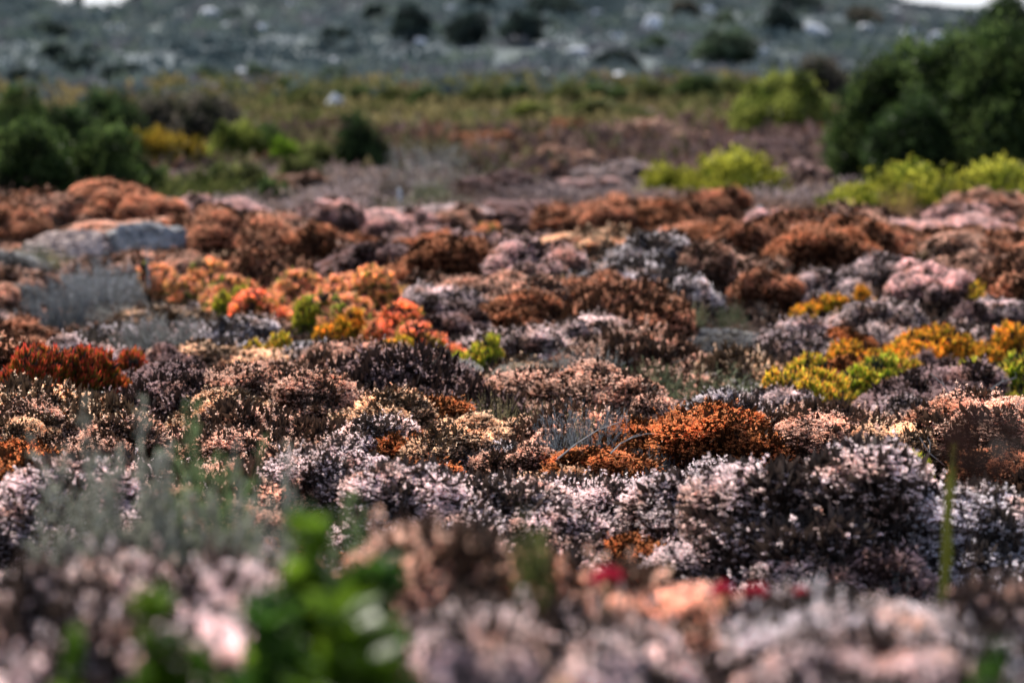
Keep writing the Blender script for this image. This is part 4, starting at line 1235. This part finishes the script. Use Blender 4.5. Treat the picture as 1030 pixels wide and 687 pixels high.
def scrub(name, label, y0, y1, n, size, pal, tall, power=1.0, mat='scrub', fan=.2, dens=None):
    """low scattered clumps; every clump takes one of the colours in pal by its own material slot"""
    lm = LM()
    y = y0 + rng.random(n) ** power * (y1 - y0)
    x = (rng.random(n) * 2 - 1) * (y * fan + 2)
    z = ground(x, y)
    s = size * rng.uniform(.5, 1.6, n) * (y / y0) ** .5
    slot = (np.floor((.5 + .32 * np.sin(x * .21 + y * .06) + .28 * np.sin(y * .13 - x * .07 + 1) + rng.normal(size=n) * .22).clip(0, .999) * len(pal))).astype(int)
    lv = 26
    for k in range(len(pal)):
        i = np.where(slot == k)[0]
        if not len(i): continue
        for j in range(lv):
            m = len(i); d = unit(m, .7)
            P = np.stack([x[i], y[i], z[i]], 1) + d * (s[i] * rng.uniform(.5, 1., m))[:, None] * np.array([1, 1, tall])
            lm.diamonds(P, d * .6 + UP * .5 + unit(m) * .6, s[i] * .55, s[i] * .3, rng.random(m), 0, 1, mi=k)
    mats = [plant_mat(f'{name}_cover{k}', [(0, tuple(.75 * c for c in col)), (1, col)], .35, .8, .05, (.75, 1.25) if name == 'hill_scrub' else (.5, 1.5)) for k, col in enumerate(pal)]
    o = bpy.data.objects.new(name, lm.mesh(name, mats)); COL.objects.link(o); o['kind'] = 'stuff'
    o['label'] = label; o['category'] = 'scrub'


undergrowth()
scrub('plain_scrub', 'low red-brown, mauve and tan scrub covering the plain in front of the hill', 36, 66, 3600, .30,
      [(.22, .10, .06), (.25, .155, .13), (.20, .125, .11), (.26, .17, .14), (.10, .065, .06), (.22, .12, .08), (.15, .125, .065)], .7)
scrub('plain_grass', 'olive and tan grassy cover on the far plain', 62, 96, 2600, .30,
      [(.30, .25, .11), (.16, .17, .06), (.24, .22, .09), (.13, .15, .06), (.26, .17, .11), (.34, .27, .12)], .7)
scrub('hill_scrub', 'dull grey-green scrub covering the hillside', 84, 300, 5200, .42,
      [(.07, .10, .11), (.155, .195, .20), (.17, .21, .205), (.17, .215, .17), (.18, .21, .195), (.195, .195, .215), (.135, .17, .175)], .6)  # blue-grey shift puts the hill's aerial haze into the leaf colours


# ------------------------------------------------------------------ filler cushions of the carpet
LANDMARKS = [
    (140, 230, 'the flat grey boulder'), (205, 285, 'the left coral succulent patch'), (345, 305, 'the coral and orange succulent patch'),
    (60, 375, 'the red-tipped succulents'), (890, 365, 'the yellow-orange succulent bank'), (525, 370, 'the round grey dome shrub'),
    (585, 430, 'the blue-grey feathery shrub'), (735, 440, 'the bright rust cushion'), (815, 510, 'the big mauve heath mound'),
    (715, 175, 'the left lime-green mound'), (940, 175, 'the right lime-green mound'), (920, 100, 'the dark evergreen thicket'),
    (950, 530, 'the green flower stalk'), (610, 215, 'the rust mound with dark hollows'), (240, 235, 'the rust mound beside the boulder'),
    (190, 470, 'the blurred grey feathery shrubs'), (440, 510, 'the mauve heath bank left of centre'), (120, 200, 'the rust mound behind the boulder'),
    (655, 260, 'the grey-mauve mound right of centre'), (440, 262, 'the dark rust hollow'), (830, 240, 'the long rust-brown bank'),
    (330, 600, 'the bright green foreground shrub'), (420, 165, 'the grey twiggy bush'), (280, 395, 'the brown heath bank on the left'),
    (480, 410, 'the seeding grass'), (1000, 440, 'the brown flower head'), (720, 335, 'the two dark grey domes'), (60, 300, 'the silvery twig shrub'),
]
TONE = {'rbrown': 'rusty brown', 'fwisp': 'grey', 'fwispg': 'grey-green', 'mauve': 'mauve-grey', 'pale': 'pale silvery-pink', 'pink': 'dusky pink', 'brown': 'pinkish brown', 'tan': 'straw-tan', 'rust': 'rust-orange',
        'deep': 'deep red-brown', 'dark': 'plum-brown', 'grey': 'cool grey', 'dgrey': 'grey', 'dtan': 'tan-grey', 'ddark': 'charcoal-grey',
        'fblue': 'blue-grey', 'fgrey': 'ash-grey', 'folive': 'olive', 'fgreen': 'grey-green', 'fsilver': 'silver', 'fbrown': 'brown'}
carpet = [o for o in OCC if o[3] in ('heath', 'dome', 'feather') and o[7] > 0]
cpx = np.array([[o[5], (o[6] + o[7]) / 2] for o in carpet])
fill = []
y = 5.0
fr = random.Random(5)
while y < 62:
    s = .42 + .019 * (y - 8) if y > 8 else .42
    half = y * .186 + .5
    x = -half + fr.uniform(0, s)
    while x < half:
        xx = x + fr.uniform(-.3, .3) * s; yy = y + fr.uniform(-.3, .3) * s
        x += s * fr.uniform(.85, 1.15)
        hit_h = False
        for (hx, hy, hr, *_r) in OCC:
            if (xx - hx) ** 2 + (yy - hy) ** 2 < (max(hr, .1) * .82 + .08) ** 2:
                hit_h = True; break
        if hit_h: continue
        gz = float(ground(xx, yy))
        H = fr.uniform(.10, .25) if yy < 12 else fr.uniform(.12, .34)
        px, py = project(xx, yy, gz + H * .7)
        d2 = (cpx[:, 0] - px) ** 2 * .35 + (cpx[:, 1] - py) ** 2 * 2.0
        near = np.argsort(d2)[:3]
        _, _, _, sp, pal, *_r = carpet[fr.choices(list(near), [5, 3, 2])[0]]
        if sp in ('dome', 'feather') and fr.random() < (.9 if sp == 'dome' else .6):
            sp, pal = 'heath', fr.choice(['mauve', 'brown', 'tan', 'dark'])
        fill.append((xx, yy, gz, s * fr.uniform(1.1, 2.2), H, sp, pal, px, py))
    y += s * .9

FAR_Y = 27.0
far = [f for f in fill if f[1] >= FAR_Y]
fill = [f for f in fill if f[1] < FAR_Y]


def carpet_stuff():
    """the far heath reads as one mass: low domes of small blades, one material per colour"""
    lm = LM(); pals = sorted({f[6] for f in far})
    for (xx, yy, gz, Wd, H, sp, pal, px, py) in far:
        n = 420
        k = 5
        c = np.stack([rng.uniform(-.28, .28, k) * Wd, rng.uniform(-.28, .28, k) * Wd, np.full(k, H * .35), rng.uniform(.24, .36, k) * Wd], 1)
        d = unit(n, .7); i = rng.integers(0, k, n)
        sc3 = np.array([1, 1, H / Wd * 2.0])
        P = (c[i, :3] + d * c[i, 3:4] * sc3) + np.array([xx, yy, gz])
        rr = np.clip(.5 + .5 * (P[:, 2] - gz) / H * .6 - .2 + rng.normal(size=n) * .25, 0, 1)
        lm.diamonds(P, d * .6 + UP * .5 + unit(n) * .6, .05 * rng.uniform(.6, 1.4, n), .026, rr, .3, 1, mi=pals.index(pal))
    mats = []
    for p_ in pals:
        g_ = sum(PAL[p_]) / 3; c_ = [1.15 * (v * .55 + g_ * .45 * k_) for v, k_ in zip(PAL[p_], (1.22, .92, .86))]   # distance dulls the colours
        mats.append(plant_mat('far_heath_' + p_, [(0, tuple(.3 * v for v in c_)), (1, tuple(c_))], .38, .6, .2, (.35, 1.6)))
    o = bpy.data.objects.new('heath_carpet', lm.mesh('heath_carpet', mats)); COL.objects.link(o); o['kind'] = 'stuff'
    o['label'] = 'far carpet of low heath cushions merging into one brown and mauve mass'; o['category'] = 'heath'


carpet_stuff()

buckets = {}
for f in fill:
    xx, yy, gz, Wd, H, sp, pal, px, py = f
    lm = min(LANDMARKS, key=lambda q: ((q[0] - px) * .6) ** 2 + ((q[1] - py) * 1.4) ** 2)
    dx, dy = px - lm[0], py - lm[1]
    if py > 545 and yy < 5.6: pos = 'near'
    elif abs(dx) > 1.2 * abs(dy): pos = 'left of' if dx < 0 else 'right of'
    else: pos = 'behind' if dy < 0 else 'in front of'
    buckets.setdefault((TONE[pal], sp, pos, lm[2]), []).append(f)
WORD = {'heath': 'heath cushion', 'dome': 'dome shrub', 'feather': 'feathery shrublet'}
ORD = {1: [''], 2: ['left-hand ', 'right-hand '], 3: ['leftmost ', 'middle ', 'rightmost ']}
for (tone, sp, pos, lm), fs in buckets.items():
    fs.sort(key=lambda f: f[7])
    for q, (xx, yy, gz, Wd, H, s_, pal, px, py) in enumerate(fs):
        if len(fs) <= 3:
            lab = f"{ORD[len(fs)][q]}low {tone} {WORD[sp]} {pos} {lm}"
        else:
            lab = f"low {tone} {WORD[sp]} {pos} {lm}"
        grp = f"{tone} {WORD[sp]}s {pos} {lm}"
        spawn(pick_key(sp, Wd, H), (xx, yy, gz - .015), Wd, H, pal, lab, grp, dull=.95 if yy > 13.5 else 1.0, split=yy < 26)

print('filler', len(fill), 'heroes', len(OCC))
